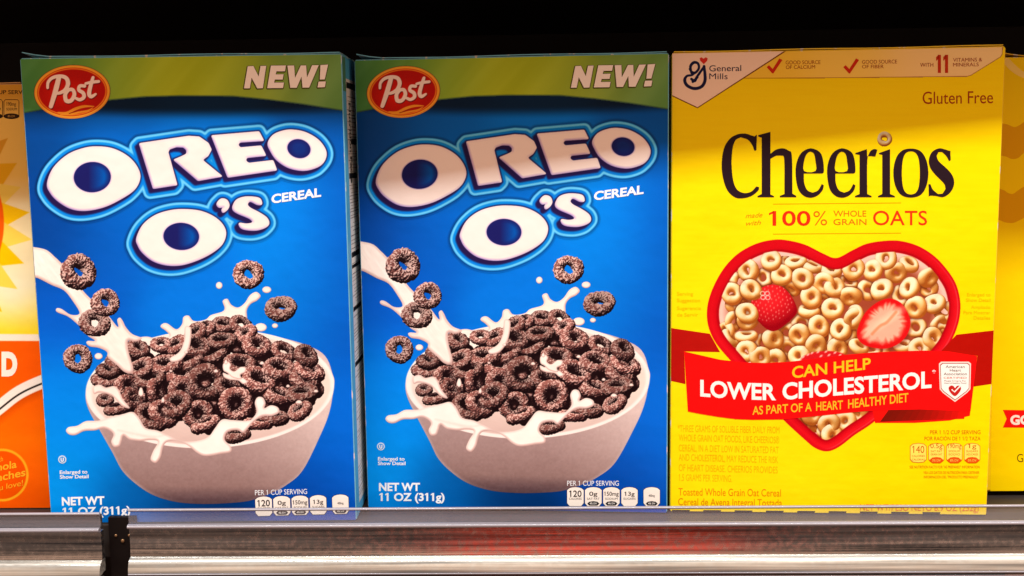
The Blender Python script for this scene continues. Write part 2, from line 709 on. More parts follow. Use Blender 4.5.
BLUE_ = rbf([(40, 120, (0, 62, 138)), (110, 120, (0, 92, 190)), (210, 118, (0, 112, 222)), (330, 120, (0, 84, 180)),
            (45, 230, (0, 62, 150)), (110, 240, (0, 86, 192)), (200, 290, (0, 112, 226)), (290, 235, (0, 128, 238)),
            (345, 240, (0, 84, 190)), (345, 330, (0, 78, 186)), (300, 310, (0, 116, 226)), (60, 320, (0, 84, 198)),
            (70, 430, (0, 132, 240)), (50, 480, (0, 142, 242)), (345, 400, (0, 100, 218)), (340, 450, (0, 96, 214)),
            (310, 490, (0, 62, 160)), (60, 390, (0, 124, 236)), (200, 508, (0, 44, 104)), (130, 506, (0, 92, 178)),
            (150, 200, (0, 100, 205)), (20, 70, (0, 60, 130)), (340, 70, (0, 60, 130))], 32)


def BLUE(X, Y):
    # darker blue below the green band: upper shelf's shade painted into the ink
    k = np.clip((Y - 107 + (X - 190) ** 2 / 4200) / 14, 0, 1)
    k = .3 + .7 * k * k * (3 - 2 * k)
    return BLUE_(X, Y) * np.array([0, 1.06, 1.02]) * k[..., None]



def blue_box(p):
    root = empty('cereal_box', p.root_matrix(), '', 'cereal box', 'blue chocolate ring cereal boxes')
    carton(root, p, 1, (70, 170, 220), (120, 190, 215))
    # base blue print
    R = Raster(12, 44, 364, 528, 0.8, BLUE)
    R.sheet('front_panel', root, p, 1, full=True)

    # ---- green band across the top
    low = [(14, 118), (22.8, 113.8), (60, 107), (112.5, 100.6), (144, 97.6), (180, 96.6), (232.7, 97), (268, 100.4), (303, 105), (341, 111), (352, 113)]
    R = Raster(12, 44, 352, 120, 1.6, lambda X, Y: rbf([(25, 80, (86, 138, 72)), (70, 70, (120, 160, 70)), (120, 70, (176, 186, 58)),
               (170, 80, (206, 196, 40)), (215, 75, (204, 196, 44)), (250, 90, (176, 180, 60)), (300, 75, (140, 158, 70)), (340, 90, (112, 148, 76))], 24)(X, Y)
               * np.array([.86, 1.0, 1.0]) + (vnoise(X * .6 + Y * .5, Y * .1, 16, 3)[..., None] - .5) * 34)
    d = R.sdf([(10, 40), (360, 40)] + low[::-1])
    R.A = (d < 0.2).astype(float)
    band = R.C.copy()
    a = np.clip(0.5 - (d + 1.2) / 2.0, 0, 1)
    R.C = np.array([40, 70, 70.]) + (band - np.array([40, 70, 70.])) * a[..., None]
    R.sheet('header_band', root, p, 2)

    # ---- oval brand badge
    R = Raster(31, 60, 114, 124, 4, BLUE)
    cx, cy, rot = 72.3, 91.9, -0.05
    bd = R.ell(cx, cy, 38, 26.8, rot)
    sh = np.clip(1 - (R.ell(cx + 1.2, cy + 1.5, 38, 26.8, rot)) / 2.0, 0, 1)
    R.fill(bd, (240, 150, 50))
    R.fill(R.ell(cx - .3, cy - .3, 37.0, 25.9, rot), (252, 176, 52))
    R.fill(R.ell(cx, cy, 35.0, 24.2, rot), (196, 40, 14))
    R.fill(R.ell(cx, cy, 34.4, 23.6, rot), (250, 140, 36))
    R.fill(R.ell(cx, cy, 33.2, 22.5, rot), (188, 16, 8))
    rd = R.ell(cx - 4, cy + 3, 30, 18, rot)
    R.C += (np.array([222, 26, 8.]) - R.C) * (np.clip(-rd / 14, 0, 1) * (R.ell(cx, cy, 33, 22.4, rot) < 0))[..., None]
    f = Z(0, 40)
    strokes = [([(335, 218), (322, 270), (308, 320), (290, 378)], [4.2, 4.6, 4.4, 3.6]),
               ([(272, 272), (275, 240), (300, 215), (340, 206), (375, 215), (388, 245), (375, 280), (345, 300), (318, 304)], [2.4, 2.8, 3, 3.2, 3.6, 3.9, 3.6, 3, 2.4]),
               ([(392, 282), (372, 310), (378, 345), (405, 345), (424, 312), (415, 284), (392, 282)], [3.2, 3.6, 3.8, 3.6, 3.6, 3.2, 3.2]),
               ([(482, 262), (455, 262), (450, 285), (474, 302), (478, 325), (455, 340), (430, 330)], [3.0, 3, 3.2, 3.4, 3.4, 3, 2.4]),
               ([(530, 214), (516, 262), (508, 305), (520, 322), (545, 308)], [2.8, 3.6, 3.8, 3.4, 2]),
               ([(488, 248), (525, 240), (562, 236)], [2.2, 3.0, 2.6])]
    for pts, w in strokes:
        pp = cr(f(pts), closed=False, n=5)
        ww = np.interp(np.linspace(0, 1, len(pp)), np.linspace(0, 1, len(w)), w)
        R.fill(R.stroke(pp + np.array([.5, .8]), ww + .6), (110, 10, 10), .5)
    for pts, w in strokes:
        pp = cr(f(pts), closed=False, n=5)
        ww = np.interp(np.linspace(0, 1, len(pp)), np.linspace(0, 1, len(w)), w)
        R.fill(R.stroke(pp, ww * 1.12), (255, 234, 220), .25)
    for pts, w in (([(330, 412), (380, 415), (430, 392), (480, 378), (535, 378)], [1, 2.6, 3, 2.6, .8]),
                   ([(345, 425), (400, 422), (450, 412), (500, 402), (530, 385)], [.8, 1.8, 2.2, 1.8, .6])):
        pp = cr(f(pts), closed=False, n=5)
        ww = np.interp(np.linspace(0, 1, len(pp)), np.linspace(0, 1, len(w)), w)
        R.fill(R.stroke(pp, ww), (246, 160, 44), .3)
    R.fill(R.stroke(f([(395, 418), (425, 408), (455, 396)]), .8), (150, 50, 10), .3)
    b = R.sheet('brand_badge', root, p, 4)

    # ---- big puffy title lettering
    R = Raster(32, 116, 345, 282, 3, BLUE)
    f3, f4, f5, f6 = Z(20, 110), Z(180, 110), Z(20, 190), Z(180, 190)
    O1 = cr(f3([(155, 420), (190, 330), (270, 255), (360, 218), (440, 208), (530, 220), (612, 262), (665, 320), (684, 385), (650, 455), (560, 515), (470, 555), (370, 573), (290, 562), (220, 522), (175, 475)]))
    h1 = (R, 20 + 412 / 5.69, 110 + 382 / 5.69, 105 / 5.69, 86 / 5.69, -0.05)
    Rr = f3([(678, 190), (960, 148), (1020, 152), (1072, 188), (1090, 226), (1070, 262), (1038, 284), (1153, 378), (1013, 403), (873, 283), (915, 266), (948, 250), (948, 228), (930, 212), (890, 210), (850, 224), (843, 240), (895, 427), (758, 448)])
    E = f4([(178, 145), (450, 122), (478, 175), (340, 184), (330, 198), (343, 214), (462, 203), (490, 260), (378, 272), (375, 290), (392, 302), (530, 286), (552, 343), (272, 384)])
    O2 = cr(f4([(500, 190), (530, 142), (590, 117), (650, 113), (720, 129), (788, 170), (828, 225), (830, 272), (800, 315), (740, 340), (680, 344), (610, 326), (550, 285), (515, 235)]))
    O3 = cr(f5([(663, 275), (700, 198), (770, 143), (860, 115), (945, 110), (1030, 120), (1105, 152), (1155, 198), (1172, 250), (1150, 310), (1090, 360), (1010, 400), (920, 427), (835, 428), (758, 405), (700, 360), (672, 318)]))
    Ap = cr(f6([(212, 78), (235, 52), (265, 58), (278, 85), (268, 110), (246, 126), (240, 113), (248, 96), (222, 97)]))
    Sx = cr(f6([(300, 92), (320, 57), (360, 40), (410, 38), (455, 48), (466, 80), (440, 84), (400, 66), (385, 82), (402, 102), (450, 127), (495, 158), (507, 192), (482, 216), (430, 230), (370, 226), (342, 212), (338, 188), (380, 192), (412, 184), (395, 163), (330, 135), (303, 116)]))
    D = None
    for poly, sm in ((O1, 0), (Rr, .55), (E, .55), (O2, 0), (O3, 0), (Ap, .2), (Sx, .3)):
        d = R.sdf(poly, sm * 1.5)
        d = d - (.75 if poly is Ap else .3)
        D = d if D is None else np.minimum(D, d)
    holes = [R.ell(*h1[1:]), R.ell(180 + 677 / 5.69, 110 + 220 / 5.69, 66 / 5.69, 53 / 5.69, .25),
             R.ell(20 + 918 / 5.69, 190 + 264 / 5.69, 101 / 5.69, 77 / 5.69, .05)]
    # extruded navy side: the letters swept down and to the left
    S = R.S
    Nv = D.copy()
    for t in np.linspace(0, 1, 9)[1:]:
        dx, dy = int(round(-2.9 * t * S)), int(round(3.3 * t * S))
        sft = np.roll(np.roll(D, dy, 0), dx, 1)
        Nv = np.minimum(Nv, sft)
    rim = blur(Nv, .7 * S) - 6.9
    Hole = np.minimum(np.minimum(holes[0], holes[1]), holes[2])
    # soft shadow of the rim on the card, then mid blue, rim bead, inner blue
    shd = np.clip(1 - (rim - 0.0) / 3.2, 0, 1) * (rim > -0.5)
    below = np.clip(blur(np.roll(rim, int(1.5 * S), 0), S) * 0 + 1, 0, 1)
    R.C *= (1 - 0.38 * shd * below)[..., None]
    R.A = np.maximum(R.A, (rim < 3.0).astype(float))
    gx = (R.X - 30) / 310
    band = np.stack([np.zeros_like(gx), 96 + 50 * np.clip(.9 - gx * .4 + .12 * np.sin(R.X * .05 + R.Y * .06), 0, 1), 196 + 44 * np.clip(1 - gx * .5, 0, 1)], -1)
    R.fill(rim, (20, 120, 205), .4)
    R.fill(np.abs(rim + 1.7) - 1.25, (84, 196, 252), .7)
    R.fill(np.abs(rim + 1.5) - .35, (150, 222, 255), .6, op=.55)
    a = np.clip(0.5 - (rim + 3.3) / 1.2, 0, 1)
    R.C += (band - R.C) * a[..., None]
    R.fill(Nv - 1.3, (26, 30, 92), 1.0)
    R.fill(Nv - 0.2, (34, 22, 74), .8)
    # letters
    lav = np.array([178, 154, 206.])
    gy_, gx_ = np.gradient(blur(D, .8 * S), 1.0 / S)
    lowlit = np.clip(gy_ * .75 - gx_ * .55, 0, 1)
    core = np.clip((-D - .25) / 2.6, 0, 1) ** .8
    colr = np.array([250, 234, 226.]) + (lav - np.array([250, 234, 226.])) * ((1 - core) * (0.2 + 1.1 * lowlit))[..., None]
    aD = np.clip(0.5 - D / .5, 0, 1)
    colr = np.clip(colr, 0, 255)
    R.C += (colr - R.C) * aD[..., None]
    # holes
    R.fill(Hole - .9, (206, 188, 222), .6)
    for k, hd in enumerate(holes):
        cxs = (92.4, 299, 181.3)[k]
        g = np.clip((R.X - cxs + 4) / 16, 0, 1) if k != 1 else np.clip((R.X - cxs + 30) / 90, 0, .3)
        hc = np.array([24, 26, 96.]) + (np.array([0, 84, 176.]) - np.array([24, 26, 96.])) * (g * np.clip(-hd / 5, 0, 1))[..., None]
        a = np.clip(0.5 - (hd - .1) / .5, 0, 1)
        R.C += (hc - R.C) * a[..., None]
    R.sheet('title_lettering', root, p, 3)

    # ---- printed photograph of the bowl
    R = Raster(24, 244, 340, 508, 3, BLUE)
    f7, f8, fa, fb, fc = Z(20, 280), Z(180, 280), Z(0, 370), Z(180, 370), Z(180, 440)
    # bowl body
    body = cr([(85.8, 393), (88, 408), (98.5, 428), (112.5, 452.6), (123, 471.6), (140.6, 487.5), (158, 497), (180, 502.5), (205, 504), (230, 503), (250, 500.6), (268, 494.5),
               (285.5, 485.7), (303, 470), (320.6, 435), (329.5, 412), (333.6, 388), (333, 375), (318, 350), (259, 334), (180, 335), (110, 358), (92, 375)])
    d = R.sdf(body)
    x, y = R.X, R.Y
    t = np.clip((y - 400) / 104, 0, 1)
    base = np.array([186, 160, 158.]) + (np.array([128, 98, 94.]) - np.array([186, 160, 158.])) * (t ** 1.3)[..., None]
    rl = np.clip((x - 225) / 105, 0, 1) ** 1.3 * np.clip(1.15 - t, 0, 1)
    base += (np.array([226, 204, 198.]) - base) * (rl * .9)[..., None]
    bl = np.clip((y - 486) / 18, 0, 1)
    base += (np.array([62, 44, 54.]) - base) * (bl * .75)[..., None]
    edge = np.clip(1 + d / 3.0, 0, 1)
    base += (np.array([196, 180, 186.]) - base) * (edge * .5 * (1 - bl))[..., None]
    base += (vnoise(x, y, 2.2, 9, 2)[..., None] - .5) * 10
    a = np.clip(.5 - d / .6, 0, 1)
    R.C += (base - R.C) * a[..., None]
    R.A = np.maximum(R.A, a)
    # rim and milk inside
    rimo = R.ell(210, 388.5, 124.3, 59.5, -.04)
    R.fill(rimo, (250, 240, 234))
    ri = R.ell(211, 389, 119.5, 55.5, -.04)
    inner = np.array([238, 218, 206.]) + (np.array([216, 188, 180.]) - np.array([238, 218, 206.])) * np.clip((y - 395) / 50, 0, 1)[..., None]
    a = np.clip(.5 - ri / 1.4, 0, 1)
    R.C += (inner - R.C) * a[..., None]
    # crown of splashing milk behind the cereal
    crown = [(132, 372), (125.4, 345), (138, 338), (146.5, 336.5), (153.6, 338), (160, 340), (169.4, 336), (165.9, 331), (160.6, 327), (162.4, 323.8), (167.6, 323.4), (176.4, 329.2), (182, 324),
             (183.4, 317), (188.7, 315.5), (193, 320.4), (199, 321), (206.4, 319), (211, 315), (222, 311.6), (224.6, 308), (222.6, 301), (227.5, 298.8), (231.4, 304.6), (238, 307.4), (244.6, 303),
             (250, 295), (256.4, 291.8), (260.7, 295.8), (257.3, 300.4), (250.8, 304), (247, 310), (247.4, 319), (250, 345), (190, 378)]
    milk(R, crown)
    for q in ((219.2, 285.4, 3.3, 3.5), (266.8, 289.7, 4.5, 3.3), (260.8, 327.3, 6, 4.2), (275, 325.7, 3, 2.4), (98.6, 356.2, 4, 3.2)):
        tt = np.linspace(0, 2 * np.pi, 14, endpoint=False)
        milk(R, [(q[0] + q[2] * math.cos(k), q[1] + q[3] * math.sin(k)) for k in tt], bev=2)
    # heap of chocolate rings
    PZ = Pieces(R)
    heap = cr([(90, 392), (100, 370), (112, 360), (128, 354), (150, 348), (180, 348), (194, 334), (204, 324), (222, 316), (244, 318), (256, 332), (280, 340), (300, 348), (318, 364), (327, 384), (322, 400), (308, 412),
               (294, 419), (270, 424), (250, 432), (236, 440), (215, 440), (190, 436), (165, 430), (145, 424), (128, 412), (104, 405)])
    hd = R.sdf(heap)
    mx, my = np.meshgrid(np.arange(96, 326, 13.5), np.arange(332, 434, 10.5))
    k = 0
    for ax, ay in zip(mx.ravel(), my.ravel()):
        ax += rng.uniform(-5, 5)
        ay += rng.uniform(-4, 4)
        ii, jj = int((ay - R.y0) * R.S), int((ax - R.x0) * R.S)
        if hd[ii, jj] > -9.5:
            continue
        if ax < 135 and ay > 385:
            continue
        k += 1
        PZ.ring(ax, ay, ay * .9 - 30, rng.uniform(7.5, 9.5), rng.uniform(3.8, 4.8), rng.uniform(.5, 1.35), rng.uniform(-1.3, 1.3), 'choc', 1000 + k)
    hand = [(223, 325, 8, 3.6, .9, .1), (241, 325, 8, 3.8, .8, .5), (246, 334, 8, 4, 1.0, -.5), (204.6, 330, 9, 4, 1.15, -.5), (196, 333, 9, 4, 1.0, -.7),
            (222, 341, 11, 4, 1.15, -.15), (212, 353, 12, 4.6, .95, -.3), (257, 346, 9.5, 5, .7, .4), (240, 365, 12, 4.6, .95, .15), (284, 352, 10, 4, 1.0, .5),
            (279, 369, 12, 5, 1.0, .1), (306, 356, 9, 4.5, .9, .6), (309, 371, 11, 4.8, 1.0, .35), (206.4, 383, 13.5, 6.0, .25, .2), (236.5, 404.5, 12.2, 5.6, .25, -.3),
            (198.5, 415, 10.5, 5, .35, .3), (206, 424.5, 11.5, 4.6, 1.38, -.35), (259, 381, 13, 5.2, .95, .35), (304, 379, 10, 5, .8, .5), (302, 394, 11, 5, 1.1, -.1),
            (300, 411, 9, 4.4, 1.1, -.55), (274, 418, 12, 4.2, 1.3, .05), (258, 424, 11, 4, 1.42, .05), (236, 436, 11, 4.2, 1.35, -.15), (278, 396, 10, 5, 1.1, .3),
            (107, 381, 11, 4.6, 1.2, .15), (127, 389, 10, 5, .75, 1.1), (132, 400, 9, 5, .9, .9), (156.5, 393, 11, 4.2, 1.15, 1.35), (149, 378, 13, 4.4, 1.0, -.2),
            (151, 418, 13, 5.2, .8, .25), (164, 414, 11, 5, .7, .7), (176, 405, 12, 5.2, .8, -.4), (105, 400, 6, 3, .9, .1), (118, 409, 11, 4, 1.42, -.18),
            (108, 371, 8, 4, 1.1, .2), (117, 364, 8, 4.5, .9, .5), (141, 369, 10, 4.6, .95, -.5), (166, 365, 12, 4.8, 1.05, -.1), (188, 361, 12, 5, 1.05, -.3),
            (180, 374, 12, 5, .9, .2), (196, 347, 11, 4.6, .85, .3), (138, 349, 8, 4.2, .9, .4), (161.5, 345, 7, 3.6, .8, 0), (176.4, 345, 8, 3.8, .95, -.6),
            (228, 388, 10, 4.8, .9, .5), (182, 391, 9, 5, .5, .8)]
    for i, (ax, ay, rr, r, ti, az) in enumerate(hand):
        PZ.ring(ax, ay, ay * .9 - 6 + (i % 3) * 3, rr * .98, r * 1.04, ti, az, 'choc', 2000 + i)
    PZ.merge(ao=.95, aosig=2.4, zmax=5.5, aocol=(20, 6, 10))
    # flying rings go over the stream, the stream over the heap's edge
    f5b = Z(20, 190)
    stream = [(26, 246.5), (34, 247), (46.4, 249.8), (55, 256.8), (64, 266), (83, 290.5), (95.6, 303), (108, 315), (118, 327), (117.2, 320), (120, 317.5), (123, 321), (126, 327),
              (132.5, 334), (142, 338), (136, 341.5), (128, 341), (129, 353), (133.5, 369), (130, 373.5), (123.7, 371.4), (118, 366), (108, 357.5), (107, 352), (99, 347.9), (90, 346.4), (86.4, 343), (88, 340.8), (95, 340.6),
              (86.8, 335), (78, 324.8), (68, 316.6), (58, 312.6), (55.8, 310), (57.4, 308), (62, 309), (71, 314.6), (79.6, 313.2), (72.7, 301), (64, 290.5), (51.6, 285), (37.6, 278), (28, 275)]
    d = milk(R, stream, bev=4.5)
    streak = vnoise((R.X - R.Y * .75) * 1.0, (R.X + R.Y) * .12, 3.0, 21, 2)
    R.C += ((streak - .5) * 16 * (d < -1.5))[..., None]
    0 and milk(R, [(145, 337), (151, 339), (153.5, 347), (157, 353), (162, 350), (163, 345), (167, 345), (168.5, 351), (175, 354), (171, 359), (158, 361), (149, 360), (146, 350)], bev=2.5)
    milk(R, [(185, 327), (191, 328), (191, 340), (188, 351), (181, 360), (172, 362), (170, 358), (179, 352), (184, 341)], bev=2.5)
    milk(R, [(93, 387), (100, 384.5), (106, 387.5), (114, 386), (119, 390), (123, 399), (130, 408), (122, 406), (112, 396), (100, 392.5), (94, 394)], bev=3)
    milk(R, fb([(245, 470 - 455), (275, 480 - 455), (300, 15), (330, 40), (360, 45), (385, 68), (360, 80), (335, 62), (310, 58), (280, 55), (250, 40)]), bev=2)
    milk(R, f8([(245, 480), (270, 465), (290, 480), (285, 505), (310, 520), (345, 495), (375, 500), (370, 525), (345, 540), (350, 565), (300, 555), (270, 530), (248, 515)]), bev=2)
    for q in ((216, 371, 2.2, 1.6), (226, 362, 1.6, 2.4), (186, 352, 2, 1.5), (299, 402, 3.2, 1.8), (288, 386, 1.8, 1.4), (262, 363, 2.2, 1.6), (141, 392, 2.4, 4.5), (163, 400, 1.6, 2.6), (316, 391, 2.2, 1.4), (171, 371, 1.4, 1.2)):
        tt = np.linspace(0, 2 * np.pi, 10, endpoint=False)
        milk(R, [(q[0] + q[2] * math.cos(k) * (1 + .2 * math.sin(3 * k)), q[1] + q[3] * math.sin(k)) for k in tt], bev=1.6)
    front = [(66, 430.6), (68.8, 427), (77.3, 425.6), (86, 421), (98, 420.6), (108, 418), (123, 414), (133, 412), (140, 419), (146, 428), (158, 430.6), (170, 436), (182, 441), (196, 441), (208, 437),
             (215, 428), (222, 419.5), (232.7, 420), (248.5, 420.6), (254, 416.5), (256.6, 411), (254.8, 403), (257.6, 397.2), (263, 397.6), (265.6, 403), (264.6, 408), (271, 405.2), (278, 407.4),
             (279, 412.6), (272, 416), (262.6, 416.4), (254, 421.4), (248, 428.5), (243, 432.8), (237, 430), (227.5, 432), (224.8, 439.5), (231, 446.5), (230.6, 452), (221, 453.8), (206.4, 456), (197.6, 453),
             (188.8, 446), (180, 441.6), (170, 441), (164, 445), (160.6, 457), (155.8, 462.8), (150.6, 459.4), (153.2, 451), (158, 441.6), (150, 440), (140.6, 441), (130, 439.6), (123.6, 435.6), (121.6, 441),
             (119.5, 446), (114, 446.8), (111.2, 441.6), (113.6, 435), (110.4, 430.8), (103.7, 428.2), (95, 430.4), (84.4, 431), (75.6, 435), (69, 434.4)]
    d = milk(R, front, bev=3.4, body=(252, 240, 232))
    fold = R.stroke(cr([(118, 430), (135, 434), (155, 437), (172, 432)], closed=False), [.6] * 9 + [1.6] * 8 + [.5] * 8)
    R.fill(fold, (222, 196, 186), 1.6, op=.5)
    PZ = Pieces(R)
    fly = [(78.5, 272, 11.5, 6.2, .55, 1.05, 1.0), (105.2, 302.8, 9.2, 4.8, .5, .9, 1.0), (94.7, 323, 10, 5, .65, .15, 1.0), (78, 358.7, 9.0, 4.8, .25, .6, 1.0),
           (248.5, 274.4, 9.5, 4.9, .3, .2, 1.0), (280.7, 308.6, 10.4, 5.0, .85, -.05, 1.0)]
    for i, (ax, ay, rr, r, ti, az, sq) in enumerate(fly):
        PZ.ring(ax, ay, 0, rr * 1.04, r * 1.08, ti, az, 'choc', 3000 + i, sugar=True)
    PZ.merge()
    R.sheet('bowl_picture', root, p, 2)

    # ---- words
    A = Acc(p)
    g2 = Z(180, 40)
    news = [[(365, 275), (386, 150), (418, 148), (448, 208), (459, 148), (491, 147), (472, 274), (440, 275), (408, 214), (398, 275)],
            [(497, 274), (518, 146), (603, 145), (598, 178), (549, 178), (545, 196), (590, 195), (585, 225), (540, 225), (536, 243), (592, 242), (587, 273)],
            [(612, 146), (650, 145), (655, 216), (688, 145), (718, 145), (723, 214), (752, 144), (790, 143), (735, 271), (698, 271), (692, 208), (664, 272), (628, 272)],
            [(800, 143), (843, 140), (824, 224), (796, 225)], [(789, 237), (830, 236), (825, 268), (783, 270)]]
    for q in news:
        q = np.array(q, float)
        c = q.mean(0)
        for k_ in range(8):
            an = k_ * math.pi / 4
            A.poly(g2(q + np.array([math.cos(an), math.sin(an)]) * 5.5 + [-1.5, 2.5]), (84, 84, 30), 3 + k_ * .1)
        A.poly(g2(q), (255, 246, 238), 5)
    A.build('new_lettering', root)
    A = Acc(p)
    A.text('CEREAL', 271.5, 321.2, 203.2, 8.6, (240, 244, 252), 4, offset=.035, yb1=196.2)
    A.build('subtitle_lettering', root)
    A = Acc(p)
    W_ = (238, 244, 250)
    A.text('NET WT', 379, 420, 490.6, 7.8, W_, 3, plane=B2, offset=.035)
    A.text('11 OZ (311g)', 379.4, 444.6, 500.6, 7.6, W_, 3, plane=B2, offset=.03)
    A.build('weight_lettering', root)
    A = Acc(p)
    A.text('Enlarged to', 378, 404.6, 460.4, 3.4, W_, 3, plane=B2, offset=.02)
    A.text('Show Detail', 378, 405.6, 464.9, 3.4, W_, 3, plane=B2, offset=.02)
    A.build('enlarged_note', root)
    A = Acc(p)
    A.text('PER 1 CUP SERVING', 567.2, 618.8, 485.6, 4.9, W_, 4, plane=B2, offset=.0)
    A.build('serving_lettering', root)
    A = Acc(p)
    A.ellipse(380.9, 446.4, 3.9, 3.9, (205, 226, 244), 3, B2)
    A.ellipse(380.9, 446.4, 2.9, 2.9, (70, 150, 226), 4, B2)
    A.text('U', 379.4, 382.4, 448.3, 3.6, W_, 5, plane=B2, offset=.05)
    A.build('circled_letter_mark', root)
    A = Acc(p)
    for k, (xa, xb, a_, b_, cap_) in enumerate(((567.2, 583.6, '120', 'CALORIES', 0), (585, 601.6, '0g', 'SAT FAT', 1), (603.2, 619.6, '150mg', 'SODIUM', 1), (621.4, 637.6, '13g', 'SUGARS', 0), (643.6, 659.8, '400mg', '', 1))):
        pts = [(xa, 490), (xa + 2.2, 488.2), (xa + 5, 487.4), ((xa + xb) / 2, 487.1), (xb - 5, 487.4), (xb - 2.2, 488.2), (xb, 490), (xb, 503), (xb - 2.5, 506), (xa + 2.5, 506), (xa, 503)]
        A.poly([((q[0] - (xa + xb) / 2) * 1.06 + (xa + xb) / 2, (q[1] - 496) * 1.05 + 496) for q in pts], (30, 40, 80), 3, B2)
        A.poly(pts, (246, 238, 228), 4, B2)
        mid = (xa + xb) / 2
        if k == 0:
            A.text(a_, xa + 2, xb - 2, 496.6, 6.2, (40, 34, 36), 5, B2, offset=.015)
        elif k < 4:
            w = 2.0 + 1.05 * len(a_)
            A.text(a_, mid - w, mid + w, 495.6, 4.0, (40, 34, 36), 5, B2, offset=.01)
        else:
            A.text(a_, mid - 3, mid + 3, 496.6, 2.2, (40, 34, 36), 5, B2, offset=.01)
        if b_:
            A.text(b_, xa + 2, xb - 2, 499.6, 2.0, (60, 50, 50), 5, B2, offset=.0)
        if cap_:
            A.poly([(xa + 2.2, 503.5), (mid - 4, 501.6), (mid, 501), (mid + 4, 501.6), (xb - 2.2, 503.5), (mid + 4, 505.4), (mid - 4, 505.4)], (26, 24, 28), 5, B2)
            A.text('4% DV', mid - 3.6, mid + 3.6, 504.2, 1.8, (240, 236, 230), 6, B2, offset=.02)
    A.build('nutrition_icons', root)

    # ---- right side panel with the facts table
    A = Acc(p)
    X = p.W / 2
    yf, yb = -p.D / 2, p.D / 2

    def srect(y0, y1, z0, z1, rgb, lay, sk=0.0):
        A.add_local([X + lay * LAYER] * 4, [y0, y1, y1, y0], [z0, z0 + sk, z1 + sk, z1], [[0, 1, 2, 3]], inkm(rgb))
    srect(yf + .001, yb - .001, .002, .288, (86, 182, 226), 1)
    srect(yf + .001, yf + .012, .268, .2885, (80, 140, 110), 2)
    srect(yf + .012, yb - .004, .008, .276, (232, 232, 228), 2)
    g = random.Random(3)
    z = .272
    while z > .012:
        big = g.random() < .07
        h_ = g.uniform(.0022, .004) if big else g.uniform(.0002, .0005)
        y1 = yb - g.uniform(.004, .012)
        y0 = yf + .013 + (0 if g.random() < .6 else g.uniform(.002, .012))
        srect(y0, y1, z, z + h_, (24, 24, 30) if big else (110, 106, 104), 3, 0)
        z -= g.uniform(.0016, .0032) + (.002 if big else 0)
    for zc in (.225, .24, .255):
        A.text  # header letters are set below
    P, F = glyphs('Nutrition Facts', .03, 0)
    P = P / P.max(axis=0)
    A.add_local([X + 4 * LAYER] * len(P), list(yf + .019 + P[:, 1] * .008), list(.262 - P[:, 0] * .05), [fc[::-1] for fc in F], inkm((24, 24, 30)))
    A.build('side_facts_panel', root)
    return root


def copy_box(root, p, label):
    c = root.copy()
    COL.objects.link(c)
    c.matrix_world = p.root_matrix()
    c.scale.z = p.sz
    c['label'] = label
    for ch in list(root.children):
        d = ch.copy()
        COL.objects.link(d)
        d.parent = c
    return c


blue = blue_box(B1)
blue['label'] = 'left one of the twin blue chocolate ring cereal boxes, its white side panel showing'
copy_box(blue, B2, 'right one of the twin blue chocolate ring cereal boxes, beside the yellow heart bowl box')
blue.scale.z = B1.sz


# ================================================================ YELLOW OAT RING BOX
YEL = rbf([(720, 150, (255, 224, 4)), (960, 150, (255, 224, 0)), (720, 300, (255, 226, 4)), (960, 320, (255, 222, 0)), (720, 480, (255, 225, 6)), (960, 480, (255, 221, 0)), (840, 240, (255, 228, 8)), (700, 400, (255, 221, 10))], 60)


